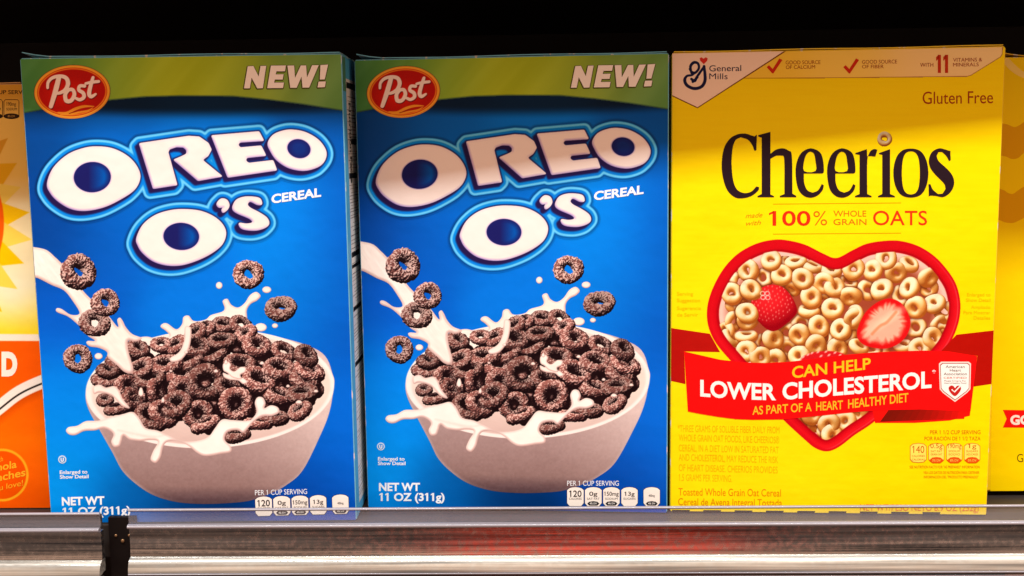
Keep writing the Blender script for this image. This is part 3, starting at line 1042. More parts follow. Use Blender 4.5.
def yellow_box(p):
    root = empty('cereal_box', p.root_matrix(), 'yellow whole grain oat cereal box with a red heart shaped bowl and red banner', 'cereal box')
    carton(root, p, 3, (250, 214, 20), (250, 214, 60))
    R = Raster(660, 38, 1012, 524, .8, lambda X, Y: YEL(X, Y) + (vnoise(X * .2, Y * 3, 6, 4, 2)[..., None] - .5) * 6)
    R.sheet('front_panel', root, p, 1, full=True)
    BR = (150, 40, 8)
    # header strip and maker's corner
    A = Acc(p)
    strip = [(700, 49), (700, 78.6), (745, 78.4), (845, 77.9), (967, 76.5), (971, 75.4), (1000.6, 57), (1002.4, 54), (1002.8, 40), (700, 42)]
    R = Raster(690, 40, 1006, 82, 2, lambda X, Y: rbf([(760, 65, (250, 206, 60)), (850, 65, (252, 212, 90)), (920, 68, (252, 214, 140)), (980, 55, (252, 218, 150))], 30)(X, Y))
    d = R.sdf(strip)
    R.fill(np.abs(d) - .35, (140, 70, 10), .4)
    R.A = (d < .5).astype(float)
    R.sheet('header_strip', root, p, 2)
    A.poly([(670, 48), (785.6, 46), (786, 50), (697.5, 108.3), (670, 96.3)], (120, 60, 10), 3)
    A.poly([(670, 48), (783.6, 46), (783.6, 50.2), (697.5, 107.2), (670, 95.2)], (252, 222, 196), 4)
    RD = (206, 40, 14)
    for cx in (0, 76.6):
        A.poly([(766.6 + cx, 67.2), (769 + cx, 65.2), (772.6 + cx, 69), (779.4 + cx, 58.4), (782.4 + cx, 60), (773.2 + cx, 73.6), (772 + cx, 73.2)], RD, 4)
    A.text('GOOD SOURCE', 785.6, 820.4, 64.4, 3.7, BR, 4, offset=.0, yb1=64)
    A.text('OF CALCIUM', 785.8, 815, 69.0, 3.5, BR, 4, offset=.0, yb1=68.6)
    A.text('GOOD SOURCE', 862, 897, 63.8, 3.7, BR, 4, offset=.0, yb1=63.4)
    A.text('OF FIBER', 862, 883.6, 68.4, 3.5, BR, 4, offset=.0, yb1=68.2)
    A.text('WITH', 920, 933.2, 66.8, 3.8, BR, 4, offset=.0)
    A.text('11', 936, 948, 71.6, 16.8, (196, 50, 14), 4, offset=.06)
    A.text('VITAMINS &', 953, 982, 61.8, 3.7, BR, 4, offset=.0, yb1=61.4)
    A.text('MINERALS', 953, 978.6, 66.6, 3.6, BR, 4, offset=.0, yb1=66.2)
    A.build('claims_lettering', root)
    # maker's script initial with a small heart
    R = Raster(680, 54, 712, 92, 5, (252, 222, 196))
    f = Z(665, 40)
    NV = (24, 26, 66)
    for pts, w in (([(150, 188), (145, 150), (165, 128), (188, 135), (192, 162), (172, 186), (152, 182), (140, 165)], [2.2, 2.8, 3.0, 2.6, 2.4, 2.6, 2.6, 2]),
                   ([(170, 186), (152, 200), (125, 205), (112, 228), (125, 258), (165, 276), (208, 265), (228, 225), (222, 150)], [2.2, 2.2, 2.4, 3.2, 3.2, 3.2, 3.2, 3.2, 2.8]),
                   ([(150, 222), (168, 232), (185, 205), (222, 152)], [2.6, 3.2, 2.6, 2.4]),
                   ([(158, 238), (185, 212)], [2.6, 2.2])):
        pp = cr(f(pts), closed=False, n=5)
        R.fill(R.stroke(pp, np.interp(np.linspace(0, 1, len(pp)), np.linspace(0, 1, len(w)), w)), NV, .2)
    hrt = f([(220, 138), (200, 118), (197, 104), (207, 98), (219, 106), (232, 98), (243, 104), (240, 119)])
    R.fill(R.sdf(hrt, .1), (214, 48, 36), .2)
    R.sheet('maker_emblem', root, p, 5)
    A = Acc(p)
    A.text('General', 709.2, 741.2, 71.4, 6.0, NV, 5, offset=.004, yb1=71.0)
    A.text('Mills', 709.2, 727.6, 79.2, 5.8, NV, 5, offset=.0)
    A.build('maker_lettering', root)
    # title
    R = Raster(716, 126, 960, 204, 3.6, YEL)
    f, g4 = Z(665, 130), Z(844, 130)
    DK = (40, 24, 32)
    C_ = f([(523, 25), (520, 115), (508, 118), (495, 85), (470, 55), (430, 42), (400, 60), (384, 110), (379, 195), (388, 285), (410, 338), (450, 358), (490, 350), (520, 320), (536, 325), (530, 345), (495, 374), (450, 388), (400, 385), (355, 345), (330, 275), (322, 195), (334, 108), (366, 52), (410, 25), (455, 20), (490, 30), (510, 36)])
    h_ = f([(530, 29), (600, 10), (600, 135), (630, 112), (670, 104), (705, 118), (722, 150), (725, 362), (747, 374), (747, 383), (653, 383), (653, 374), (679, 364), (678, 168), (662, 146), (632, 147), (600, 164), (600, 367), (620, 375), (620, 383), (526, 383), (526, 375), (550, 364), (550, 44), (530, 38)])
    e_ = f([(742, 245), (750, 180), (775, 130), (815, 106), (850, 108), (885, 130), (900, 175), (904, 235), (895, 248), (790, 248), (792, 300), (810, 342), (840, 356), (870, 343), (892, 306), (904, 315), (895, 345), (865, 375), (825, 386), (785, 372), (755, 330)])
    eh = cr(f([(791, 233), (793, 170), (808, 135), (828, 124), (848, 138), (856, 180), (856, 233)]), n=3)
    r_ = g4([(64, 131), (130, 108), (132, 156), (150, 120), (172, 108), (190, 112), (178, 152), (150, 149), (133, 168), (132, 364), (157, 375), (157, 383), (62, 383), (62, 375), (88, 364), (88, 142), (64, 137)])
    i_ = g4([(198, 131), (262, 108), (262, 364), (289, 375), (289, 383), (193, 383), (193, 375), (217, 364), (217, 142), (198, 137)])
    s_ = g4([(605, 118), (607, 172), (597, 178), (582, 150), (558, 126), (537, 126), (527, 148), (540, 178), (590, 224), (620, 265), (626, 310), (605, 355), (565, 382), (522, 376), (492, 374), (482, 380), (480, 308), (492, 308), (505, 338), (535, 364), (560, 362), (577, 335), (568, 305), (520, 256), (490, 215), (482, 170), (500, 125), (540, 104), (575, 110), (592, 116)])
    C_, h_, e_, r_, i_, s_ = [crc(q) for q in (C_, h_, e_, r_, i_, s_)]
    sd = [R.sdf(q, .16) for q in (C_, h_, e_, r_, i_, s_)]
    ehd = R.sdf(eh, .1)
    e_sh = [(a + 179.5 / 5.69, b) for a, b in e_]
    sd.append(R.sdf(e_sh, .22))
    ehd2 = R.sdf([(a + 179.5 / 5.69, b) for a, b in eh], .1)
    od = R.sdf(cr(g4([(280, 245), (292, 170), (325, 120), (380, 105), (435, 120), (468, 170), (480, 245), (468, 320), (435, 370), (380, 385), (325, 370), (292, 320)])))
    oh = R.sdf(cr(g4([(329, 245), (335, 170), (352, 132), (380, 122), (408, 132), (425, 170), (431, 245), (425, 320), (408, 356), (380, 366), (352, 356), (335, 320)])))
    sd[2] = np.maximum(sd[2], -ehd)
    sd[6] = np.maximum(sd[6], -ehd2)
    sd.append(np.maximum(od, -oh))
    for q in sd:
        R.fill(q, DK, .22)
    PZ = Pieces(R)
    PZ.ring(884.6, 139, 0, 4.8, 2.6, .15, .2, 'oat', 77)
    PZ.c *= .8
    PZ.merge()
    R.sheet('title_lettering', root, p, 3)
    A = Acc(p)
    A.line([(773, 204), (901, 202.8)], .5, (214, 150, 0), 3)
    A.line([(773, 234), (901, 233)], .5, (214, 150, 0), 3)
    OR = (226, 106, 14)
    A.text('made', 745.5, 762.5, 218, 4.6, (220, 140, 10), 3, shear=.35, yb1=217)
    A.text('with', 746, 761, 225.6, 4.6, (220, 140, 10), 3, shear=.35, yb1=224.6)
    A.text('100', 769, 810.4, 225.4, 14.4, (226, 44, 16), 3, offset=.012)
    A.text('%', 813.4, 827, 225.2, 14, (216, 96, 14), 3, offset=-.008)
    A.text('WHOLE', 833.4, 866.2, 216.4, 5.8, (216, 110, 14), 3)
    A.text('GRAIN', 833.4, 866.4, 224.8, 5.8, (216, 110, 14), 3)
    A.text('OATS', 873, 927, 225.0, 14.2, (226, 52, 16), 3, offset=.004)
    A.build('subtitle_lettering', root)
    A = Acc(p)
    A.text('Gluten Free', 922.6, 993, 104.0, 12.2, (164, 56, 12), 3, yb1=103.2)
    A.build('gluten_free_lettering', root)

    # ---- heart shaped bowl picture
    R = Raster(704, 236, 964, 454, 3, YEL)
    heart = cr([(836.4, 258), (823, 253.4), (805.6, 244.8), (788, 240.4), (774, 239.7), (756.4, 243.6), (738.8, 253), (724.8, 267), (714.2, 285), (708, 302.6), (707, 318.4), (710.2, 332), (718, 346), (735.3, 366),
                (760, 395), (782.8, 419.3), (805.6, 440.4), (814.4, 447.5), (823.2, 451), (831, 450.6), (840.7, 445.7), (854.5, 435), (870.4, 424.5), (887, 410.5), (920, 380), (944.2, 352), (953, 337.4), (958.6, 322),
                (960.4, 308), (959.4, 296), (955.5, 283), (947.7, 270.6), (935.4, 257), (919.6, 246.6), (902, 241.2), (886, 240.7), (866.8, 243.7), (852, 250.4)], n=5)
    d = R.sdf(heart)
    R.fill(d, (204, 4, 20), .35)
    gy_, gx_ = np.gradient(blur(d, 2.0 * 3), 1 / 3)
    # round glazed rim: lighter towards the lower right inside edge
    k = np.clip(1 - np.abs(d + 4.5) / 4.5, 0, 1)
    side = np.clip(gx_ * .2 + .6 + gy_ * .4, 0, 1)
    R.C += (np.array([246, 30, 40.]) - R.C) * (k * side * .6 * (d < 0))[..., None]
    R.fill(np.abs(d + 2.6) - .35, (255, 130, 128), .8, op=.55 * np.clip(gx_ + gy_ * .3, 0, 1))
    R.C += (np.array([150, 0, 14.]) - R.C) * (np.clip(1 - np.abs(d + 11) / 2.2, 0, 1) * .7)[..., None]
    inn = d + 12.2
    a = np.clip(.5 - inn / .9, 0, 1)
    mk = np.array([240, 196, 178.]) + (np.array([160, 70, 44.]) - np.array([240, 196, 178.])) * np.clip((-inn - 3) / 14, 0, 1)[..., None]
    R.C += (mk - R.C) * a[..., None]
    mask = np.clip(.5 - (inn - .8) / .8, 0, 1)
    hz = Z(665, 220)
    hr = Z(844, 220)
    lz = Z(665, 310)
    lr = Z(844, 310)
    PZ = Pieces(R)
    top = []
    for q in hz([(605, 232), (475, 287), (665, 315), (785, 335), (905, 360), (965, 385), (833, 440), (380, 420), (955, 505)]) + hr([(240, 222), (55, 280), (165, 285), (297, 300), (480, 327), (215, 395), (373, 387), (40, 435), (410, 497), (515, 477), (60, 550)]) \
            + lz([(470, 60), (465, 235), (615, 168), (545, 268), (630, 285), (765, 140), (875, 95), (1000, 112), (860, 200), (980, 222), (765, 262)]) + lr([(60, 50), (505, 165), (430, 218)]):
        top.append((q, 0))
    flat = hz([(745, 242), (840, 268), (945, 290), (815, 518), (510, 400)]) + lz([(375, 160), (465, 150), (820, 12)]) + lr([(85, 210), (340, 205)]) + hr([(370, 252)])
    under = hz([(560, 330), (430, 350), (720, 385), (400, 475), (450, 480), (700, 250), (900, 470), (1010, 430)]) + hr([(135, 400), (480, 385), (570, 520), (330, 430), (20, 360)]) + lz([(390, 65), (690, 130), (780, 75), (700, 220), (560, 190), (930, 160), (350, 120), (930, 60)]) \
        + lr([(410, 100), (540, 90), (15, 140), (150, 230), (280, 230), (560, 130)])
    # below the banner
    under += [(806, 416), (818, 424), (838, 412), (850, 418), (828, 432)]
    top += [((812, 414), 0), ((829, 424), 0), ((846, 421), 0), ((832, 436), 0), ((858, 412), 0)]
    for i, q in enumerate(under):
        PZ.ring(q[0], q[1], -16, 7.2, 3.7, rng.uniform(.2, 1.2), rng.uniform(-3, 3), 'oat', 4000 + i)
    for i, q in enumerate(flat):
        PZ.ring(q[0], q[1], -6, 7.2, 3.8, rng.uniform(1.0, 1.35), (-.1, .3, .2, .1, .9, .8, .0, .0, .6, .1, .5)[i % 11], 'oat', 4300 + i)
    for i, (q, _) in enumerate(top):
        PZ.ring(q[0], q[1], rng.uniform(-2, 5), rng.uniform(6.3, 7.0), rng.uniform(4.2, 4.8), rng.uniform(.15, .75), rng.uniform(-3, 3), 'oat', 4600 + i)
    # whole strawberry
    rngs = np.random.default_rng(5)
    uu, vv = np.meshgrid(np.linspace(-1, 1, 260), np.linspace(-1, 1, 260))
    ok = uu ** 2 + vv ** 2 < 1
    uu, vv = uu[ok], vv[ok]
    zz = np.sqrt(1 - uu ** 2 - vv ** 2)
    df = np.clip(uu * -.35 + vv * -.55 + zz * .75, 0, 1)
    c = np.array([150, 0, 16.]) + (np.array([238, 34, 40.]) - np.array([150, 0, 16.])) * df[:, None]
    sx, sy = uu * 24, vv * 23 * (1 - .34 * np.clip(uu, 0, 1) ** 2)
    for a_ in range(-7, 8):
        for b_ in range(-7, 8):
            qx, qy = a_ * 4.6 + (b_ % 2) * 2.3 - b_ * .5, b_ * 3.7 + a_ * .8
            qx, qy = qx + rngs.uniform(-.8, .8), qy + rngs.uniform(-.8, .8)
            w = np.exp(-(((sx - qx) / .62) ** 2 + ((sy - qy) / .95) ** 2))
            c += (np.array([255, 170, 150.]) - c) * (w * .6 * (df > .3))[:, None]
    PZ.put(774 + sx * .96 * (1 - .3 * np.clip(vv, 0, 1) ** 1.5) - sy * .12, 308 + sy + sx * .16, zz * 8 + 7, c)
    PZ.ring(751, 290, 14, 6.6, 4.4, .5, .6, 'oat', 4901)
    PZ.ring(747.5, 313, 10, 6.6, 4.5, .3, .2, 'oat', 4902)
    # cut strawberry
    cutp = cr([(888, 298.5), (876, 303), (865, 313), (858.5, 326), (857, 336), (862, 343.5), (872, 347.5), (886, 348.5), (898, 344), (907, 335), (910.5, 322), (906, 309.5), (899, 301.5)])
    cd_ = R.sdf(cutp)
    PZ.merge(mask=mask, ao=.85, aosig=1.6, zmax=7, aocol=(110, 44, 16))
    cc = np.array([222, 18, 22.]) + (np.array([244, 74, 56.]) - np.array([222, 18, 22.])) * np.clip((-cd_ - 3) / 4, 0, 1)[..., None]
    ang = np.arctan2(R.Y - 320, R.X - 884)
    rad = np.clip((-cd_ - 4.2 + 1.3 * np.sin(ang * 19 + np.sin(ang * 5) * 2) + (vnoise(R.X, R.Y, 5, 8) - .5) * 5) / 5.5, 0, 1)
    cc += (np.array([252, 190, 160.]) - cc) * (rad * .9)[..., None]
    cor = np.clip(1 - np.hypot((R.X - 886) * .55 + (R.Y - 320) * .45, (R.Y - 320) - (R.X - 886) * -.5) / 9, 0, 1)
    cc += (np.array([255, 226, 190.]) - cc) * (cor * .7)[..., None]
    vein = R.stroke(cr([(872, 334), (880, 326), (887, 322), (896, 312)], closed=False), 1.2)
    cc += (np.array([226, 120, 70.]) - cc) * (np.clip(1 - vein / 1.6, 0, 1) * .6)[..., None]
    sdw = np.clip(.5 - (R.sdf([(a_ + 1.5, b_ + 2.5) for a_, b_ in cutp]) - 0) / 3, 0, 1) * (mask > .5)
    R.C += (np.array([120, 30, 20.]) - R.C) * (sdw * .5)[..., None]
    a = np.clip(.5 - cd_ / .6, 0, 1)
    R.C += (cc - R.C) * a[..., None]
    # seed cluster mark on the whole berry
    for ax, ay in ((762.6, 293.4), (767.2, 293.4), (763, 297.4), (767.8, 297.6)):
        R.fill(np.abs(R.ell(ax, ay, 2.2, 2.0)) - .4, (255, 214, 200), .4, op=.85)
    # third berry peeping over the banner
    bd = R.ell(824, 359, 23, 8, -.05)
    R.fill(bd, (214, 24, 30), .5)
    for q in ((803, 357), (808, 354.6), (812, 353), (818, 352), (821, 356), (826, 351.6), (829, 355), (835, 352.6), (840, 355)):
        R.fill(R.ell(q[0], q[1], 1.6, .8, -.6), (255, 186, 170), .5)
    R.sheet('heart_bowl_picture', root, p, 2)

    # ---- banner
    A = Acc(p)
    A.poly([(666, 328), (709.8, 333.7), (720, 352), (684, 351.3), (685.4, 384), (666, 380.8)], (176, 16, 10), 3)
    A.poly([(956.5, 334.6), (994.3, 330.4), (992.2, 383.8), (972.8, 386.6), (977.5, 355.7), (940, 352)], (178, 14, 4), 3)
    A.poly([(872, 408), (971, 404), (969.8, 415.6), (949.4, 420.4), (914.3, 422.8), (875, 422.8)], (246, 18, 12), 3)
    for k in range(12):
        t0, t1 = k / 12, (k + 1) / 12
        c0 = tuple(np.array([118, 18, 6.]) + (np.array([240, 18, 12.]) - np.array([118, 18, 6.])) * t0 ** 1.4)
        A.poly([(890 + 76 * t0, 408), (890 + 76 * t1, 408), (880 + 84 * t1, 421.6 - 3 * t1), (880 + 84 * t0, 421.6 - 3 * t0)], c0, 4)
    A.poly([(684, 351.3), (700, 355), (720, 359.6), (744, 362.4), (766, 362.9), (788, 361.8), (815, 358.6), (845, 354.8), (872, 352.4), (896.7, 351.3), (923, 350.4), (949.4, 351.4), (977.2, 355.9), (970.4, 411), (950, 410.6),
            (920, 409.4), (887, 410), (864, 411.2), (842.5, 413.2), (820, 415.6), (798.6, 417.8), (782.8, 419.3), (752.9, 419.7), (735, 419), (717.7, 416.7), (700, 413.8), (687.8, 411.4)], (246, 14, 14), 5)
    A.build('banner', root)
    A = Acc(p)
    A.text('CAN HELP', 792, 870.6, 378, 11.4, (255, 196, 30), 6, offset=.02, yb1=368.6, cap1=11)
    bl = [(700, 395.6), (735, 398.4), (775, 399.6), (790, 398.6), (843, 394.2), (890, 390.4), (932, 387)]
    A.text('LOWER', 700.2, 776, 0, 16.0, (252, 246, 240), 6, base=bl, offset=.03)
    A.text('CHOLESTEROL', 782.4, 931.4, 0, 16.2, (252, 246, 240), 6, base=bl, offset=.03)
    A.text('*', 932, 935.6, 376.0, 6, (252, 246, 240), 6, offset=.03)
    bl = [(752, 414.6), (842, 408.9), (908, 401.6)]
    A.text('AS PART OF A', 752.4, 811.6, 0, 8.4, (255, 186, 40), 6, base=bl, offset=.015)
    A.text('HEART', 816, 842.8, 0, 8.6, (255, 186, 40), 6, base=bl, offset=.015)
    A.text('HEALTHY DIET', 848, 908.2, 0, 8.8, (255, 186, 40), 6, base=bl, offset=.015)
    A.build('banner_lettering', root)
    # certification shield
    A = Acc(p)
    sh = [(941, 361.6), (968.6, 361.6), (970.8, 363.6), (970.2, 389), (967, 392.6), (954.8, 401.8), (942.6, 392.6), (939.6, 389), (938.8, 363.6)]
    cc_ = np.array([954.8, 380])
    A.poly(sh, (250, 226, 214), 6)
    A.poly([tuple(cc_ + (np.array(q) - cc_) * .93) for q in sh], (170, 60, 50), 7)
    A.poly([tuple(cc_ + (np.array(q) - cc_) * .89) for q in sh], (252, 248, 240), 8)
    A.text('American', 945.4, 964.4, 367.8, 2.6, (66, 56, 56), 9)
    A.text('Heart', 949.6, 960.8, 371.4, 2.6, (66, 56, 56), 9)
    A.text('Association', 943.4, 966.6, 375.0, 2.6, (66, 56, 56), 9)
    A.text('CERTIFIED', 943.4, 966.4, 378.6, 1.9, (200, 90, 60), 9)
    A.text('Meets Criteria For', 944, 966, 381.4, 1.4, (110, 96, 96), 9)
    A.text('Heart-Healthy Food', 944, 966, 383.6, 1.4, (110, 96, 96), 9)
    hp = cr([(954.6, 396), (949.6, 391.6), (948.4, 387.6), (950.6, 385.4), (953.2, 385.8), (954.8, 387.8), (956.6, 385.8), (959.4, 385.6), (960.8, 388), (959.4, 391.8)], n=4)
    A.poly(hp, (196, 34, 28), 9)
    A.line([(951.4, 389.2), (954.2, 391.8), (960.6, 385.2)], 1.3, (252, 248, 240), 10)
    A.build('certification_shield', root)

    A = Acc(p)
    for k in range(9):  # shadows at the deck, painted as dark dashes along the carton's foot
        xa = 672 + 31.3 * k
        A.poly([(xa, 509.6 + .009 * (xa - 672)), (xa + 18, 509.8 + .009 * (xa - 672)), (xa + 17, 520), (xa, 520)], (40, 34, 20), 4)
    A.build('deck_shadow_dashes', root)
    # ---- small print
    A = Acc(p)
    oc = (240, 182, 4)
    for i, (s, xr, b0, b1) in enumerate((("*THREE GRAMS OF SOLUBLE FIBER DAILY FROM", 779.4, 431.6, 433.2), ("WHOLE GRAIN OAT FOODS, LIKE CHEERIOS\u00ae", 779.2, 440.8, 443.2), ("CEREAL, IN A DIET LOW IN SATURATED FAT", 778.6, 451, 453.2),
                                         ("AND CHOLESTEROL, MAY REDUCE THE RISK", 778, 460.4, 463), ("OF HEART DISEASE. CHEERIOS PROVIDES", 777.6, 470.8, 473.2), ("1.5 GRAMS PER SERVING.", 732, 480.6, 481.8))):
        A.text(s, 677.8 + (1 if i else 0), xr, b0, 6.6, oc, 3, yb1=b1, offset=-.004)
    A.build('health_claim_lettering', root)
    A = Acc(p)
    og = (232, 138, 6)
    A.text('Toasted Whole Grain Oat Cereal', 678.4, 780.8, 495.2, 7.2, og, 3, yb1=496.4)
    A.text('Cereal de Avena Integral Tostada', 678.2, 782, 505.0, 7.0, og, 3, yb1=506.2)
    A.build('description_lettering', root)
    A = Acc(p)
    A.text('NET WT/PESO NETO 8.9 OZ (252g)', 860, 978.6, 510.4, 6.2, (236, 112, 20), 3, yb1=511)
    A.build('weight_lettering', root)
    A = Acc(p)
    fa = (240, 186, 0)
    for i, (s, a_, b_) in enumerate((('Serving', 677, 693), ('Suggestion', 677, 700), ('Sugerencia', 677, 701), ('de Servir', 677, 698))):
        A.text(s, a_, b_, 295.4 + i * 6.6 + (1.2 if i > 1 else 0), 3.4, fa, 3)
    A.build('serving_note', root)
    A = Acc(p)
    for i, (s, a_, b_) in enumerate((('Enlarged to', 967, 990.4), ('Show Detail', 966, 990.4), ('Ampliado', 971, 990.2), ('Para Mostrar', 963.4, 990.2), ('Detalles', 973.6, 990))):
        A.text(s, a_, b_, 296.2 + i * 5.4 + (1.6 if i > 1 else 0), 3.2, fa, 3)
    A.build('enlarged_note', root)
    A = Acc(p)
    ob = (206, 110, 10)
    A.text('PER 1 1/2 CUP SERVING', 930, 980.4, 434.0, 3.8, ob, 3)
    A.text('POR RACI\u00d3N DE 1 1/2 TAZA', 924.4, 980.4, 440.2, 3.6, ob, 3)
    A.text('SEE NUTRITION FACTS FOR "AS PREPARED" INFORMATION', 909.6, 979.6, 468.2, 2.6, ob, 3)
    A.text('VEA LOS DATOS DE NUTRICI\u00d3N PARA OBTENER', 923.4, 979.2, 473.8, 2.6, ob, 3)
    A.text('INFORMACI\u00d3N DEL "PRODUCTO PREPARADO"', 923.8, 978.4, 478.2, 2.6, ob, 3)
    A.build('nutrition_note', root)
    A = Acc(p)
    for k, (xa, xb, s) in enumerate(((909.8, 926.6, '140'), (928.2, 944.4, '0.5g'), (946, 962.4, '190mg'), (963.8, 980.2, '1g'))):
        mid = (xa + xb) / 2
        pts = [(xa, 446), (xa + 2.6, 443.6), (mid, 442.8), (xb - 2.6, 443.6), (xb, 446), (xb, 459.6), (xb - 2.6, 462.2), (mid, 462.8), (xa + 2.6, 462.2), (xa, 459.6)]
        A.poly(pts, (216, 130, 30), 3)
        A.poly([(mid + (q[0] - mid) * .92, 452.8 + (q[1] - 452.8) * .93) for q in pts], (255, 228, 96), 4)
        if k == 0:
            A.text(s, xa + 2.4, xb - 2.4, 452.8, 7.0, (196, 90, 10), 5)
            A.text('CALORIES', xa + 2, xb - 2, 456.8, 1.9, (196, 110, 20), 5)
            A.text('CALORIAS', xa + 2, xb - 2, 460.4, 1.9, (196, 110, 20), 5)
        else:
            w = 2.4 + .9 * len(s)
            A.text(s, mid - w, mid + w, 448, 4.4, (196, 90, 10), 5)
            A.text(('SAT FAT', 'SODIUM', 'SUGARS')[k - 1], xa + 2.4, xb - 2.4, 452, 1.9, (196, 110, 20), 5)
            A.text(('GRASA SAT', 'SODIO', 'AZ\u00daCARES')[k - 1], xa + 2.4, xb - 2.4, 455.2, 1.9, (196, 110, 20), 5)
            A.poly([(xa + .6, 460.2), (mid - 4, 457.4), (mid, 456.9), (mid + 4, 457.4), (xb - .6, 460.2), (mid + 4, 463), (mid - 4, 463)], (226, 84, 10), 5)
            A.text(('3% DV', '8% DV', '0% DV')[k - 1], mid - 4.2, mid + 4.2, 461.4, 2.2, (255, 214, 90), 6)
    A.build('nutrition_icons', root)
    return root


yellow_box(B3)


# ================================================================ ORANGE BOX AT THE LEFT EDGE
def orange_box(p):
    root = empty('cereal_box', p.root_matrix(), 'orange and yellow sunburst granola box, cut off by the left edge', 'cereal box')
    carton(root, p, 1, (236, 120, 20), (224, 170, 110))

    def bg(X, Y):
        C = np.empty(X.shape + (3,))
        C[:] = (255, 232, 176)
        # pale centre of the sunburst field, warmer towards the bottom
        g = np.clip((Y - 285) / 50, 0, 1)
        C += (np.array([255, 224, 30.]) - C) * g[..., None]
        t = np.clip((205 - Y) / 30, 0, 1)
        C += (np.array([250, 202, 96.]) - C) * t[..., None]
        t = np.clip((118 - Y) / 24, 0, 1)
        C += (np.array([222, 160, 50.]) - C) * t[..., None]
        w = np.exp(-((X - 10) ** 2 / 900 + (Y - 290) ** 2 / 700))
        C += (np.array([255, 250, 210.]) - C) * (w * .8)[..., None]
        return C
    R = Raster(-60, 70, 60, 520, 1.6, bg)
    # rays
    for i, (tx, ty, half, c, rr) in enumerate(((17, 163, 15, (238, 176, 20), 0), (21, 187, 12, (250, 214, 90), 0), (29.5, 212.4, 12, (255, 200, 4), 0), (32, 239.6, 13, (255, 220, 84), 0), (24, 263.4, 13, (255, 200, 0), 0),
                                  (17.5, 289, 14, (255, 222, 80), 0), (2, 312, 16, (255, 206, 0), 0), (8, 138, 15, (224, 160, 40), 0))):
        cx, cy = -89, 223
        ang = math.atan2(ty - cy, tx - cx)
        nx, ny = -math.sin(ang), math.cos(ang)
        bx, by = cx + 90 * math.cos(ang), cy + 90 * math.sin(ang)
        d = R.sdf([(tx, ty), (bx + nx * half * 1.1, by + ny * half * 1.1), (bx - nx * half * 1.1, by - ny * half * 1.1)])
        R.fill(d, c, .5)
    R.fill(R.ell(-89, 223, 93, 93), (250, 96, 6), .6)
    R.fill(R.sdf([(-80, 333.6), (80, 334.4), (80, 341.2), (-80, 340.6)]), (255, 238, 214), .5)
    og = R.Y > 341
    d = R.sdf([(-80, 340.8), (80, 341), (80, 560), (-80, 560)])
    oc = np.array([252, 92, 2.]) + (np.array([255, 112, 2.]) - np.array([252, 92, 2.])) * np.clip(1 - np.abs(R.Y - 440) / 60, 0, 1)[..., None]
    a = np.clip(.5 - d / .8, 0, 1)
    R.C += (oc - R.C) * a[..., None]
    sw = cr([(-60, 470), (-30, 432), (0, 407), (20, 392), (44, 381), (70, 372)], closed=False)
    sdw = R.stroke(sw + np.array([2, 3.]), 16)
    R.fill(sdw, (196, 66, 0), 4, op=.55)
    R.fill(R.stroke(sw, 13.5), (252, 240, 226), .5)
    R.fill(R.stroke(sw + np.array([.3, 1.6]), 1.8), (34, 26, 22), .4)
    for q in ((2, 475),):
        R.fill(R.ell(q[0], q[1], 26.6, 26.4), (255, 176, 30), .5)
        R.fill(R.ell(q[0], q[1], 24.2, 24.0), (246, 84, 0), .5)
    R.A[:] = 1
    R.sheet('front_panel', root, p, 1, full=True)
    A = Acc(p)
    A.text('D', 1.6, 17.4, 374.6, 23, (255, 240, 224), 3, offset=.06)
    A.text('ROASTE', -56, -2, 374.6, 23, (255, 240, 224), 3, offset=.06)
    A.build('title_lettering', root)
    A = Acc(p)
    Yl = (255, 178, 36)
    A.text('with', -6, 3, 463.5, 5, Yl, 3, yb1=461)
    A.text('granola', -18.4, 16.8, 473.8, 7.4, Yl, 3, yb1=467.4, offset=.02)
    A.text('bunches', -16.4, 25.6, 484.2, 7.6, Yl, 3, yb1=475.6, offset=.02)
    A.text('you love!', -10, 23, 492.6, 5.6, Yl, 3, yb1=485.4)
    A.build('round_badge_lettering', root)
    A = Acc(p)
    bk = (54, 34, 16)
    A.text('PER 1 CUP SERVING', -24, 34, 94, 3.8, bk, 3, offset=.01)
    for xa in (-12.4, 4):
        A.line([(xa, 117), (xa, 101.4), (xa + 1.6, 99.6), (xa + 13.6, 99.6), (xa + 15, 101.4), (xa + 15, 117)], .6, bk, 3)
        A.text('190mg', xa + 2.4, xa + 12, 105.8, 3.6, bk, 3)
        A.text('SODIUM', xa + 2.4, xa + 13, 110.4, 2.6, bk, 3)
        A.ellipse(xa + 7.5, 116.2, 8, 2.8, bk, 4)
        A.text('8% DV', xa + 4, xa + 11, 117.2, 2, (224, 170, 80), 5)
    A.build('nutrition_icons', root)
    return root


orange_box(B0)


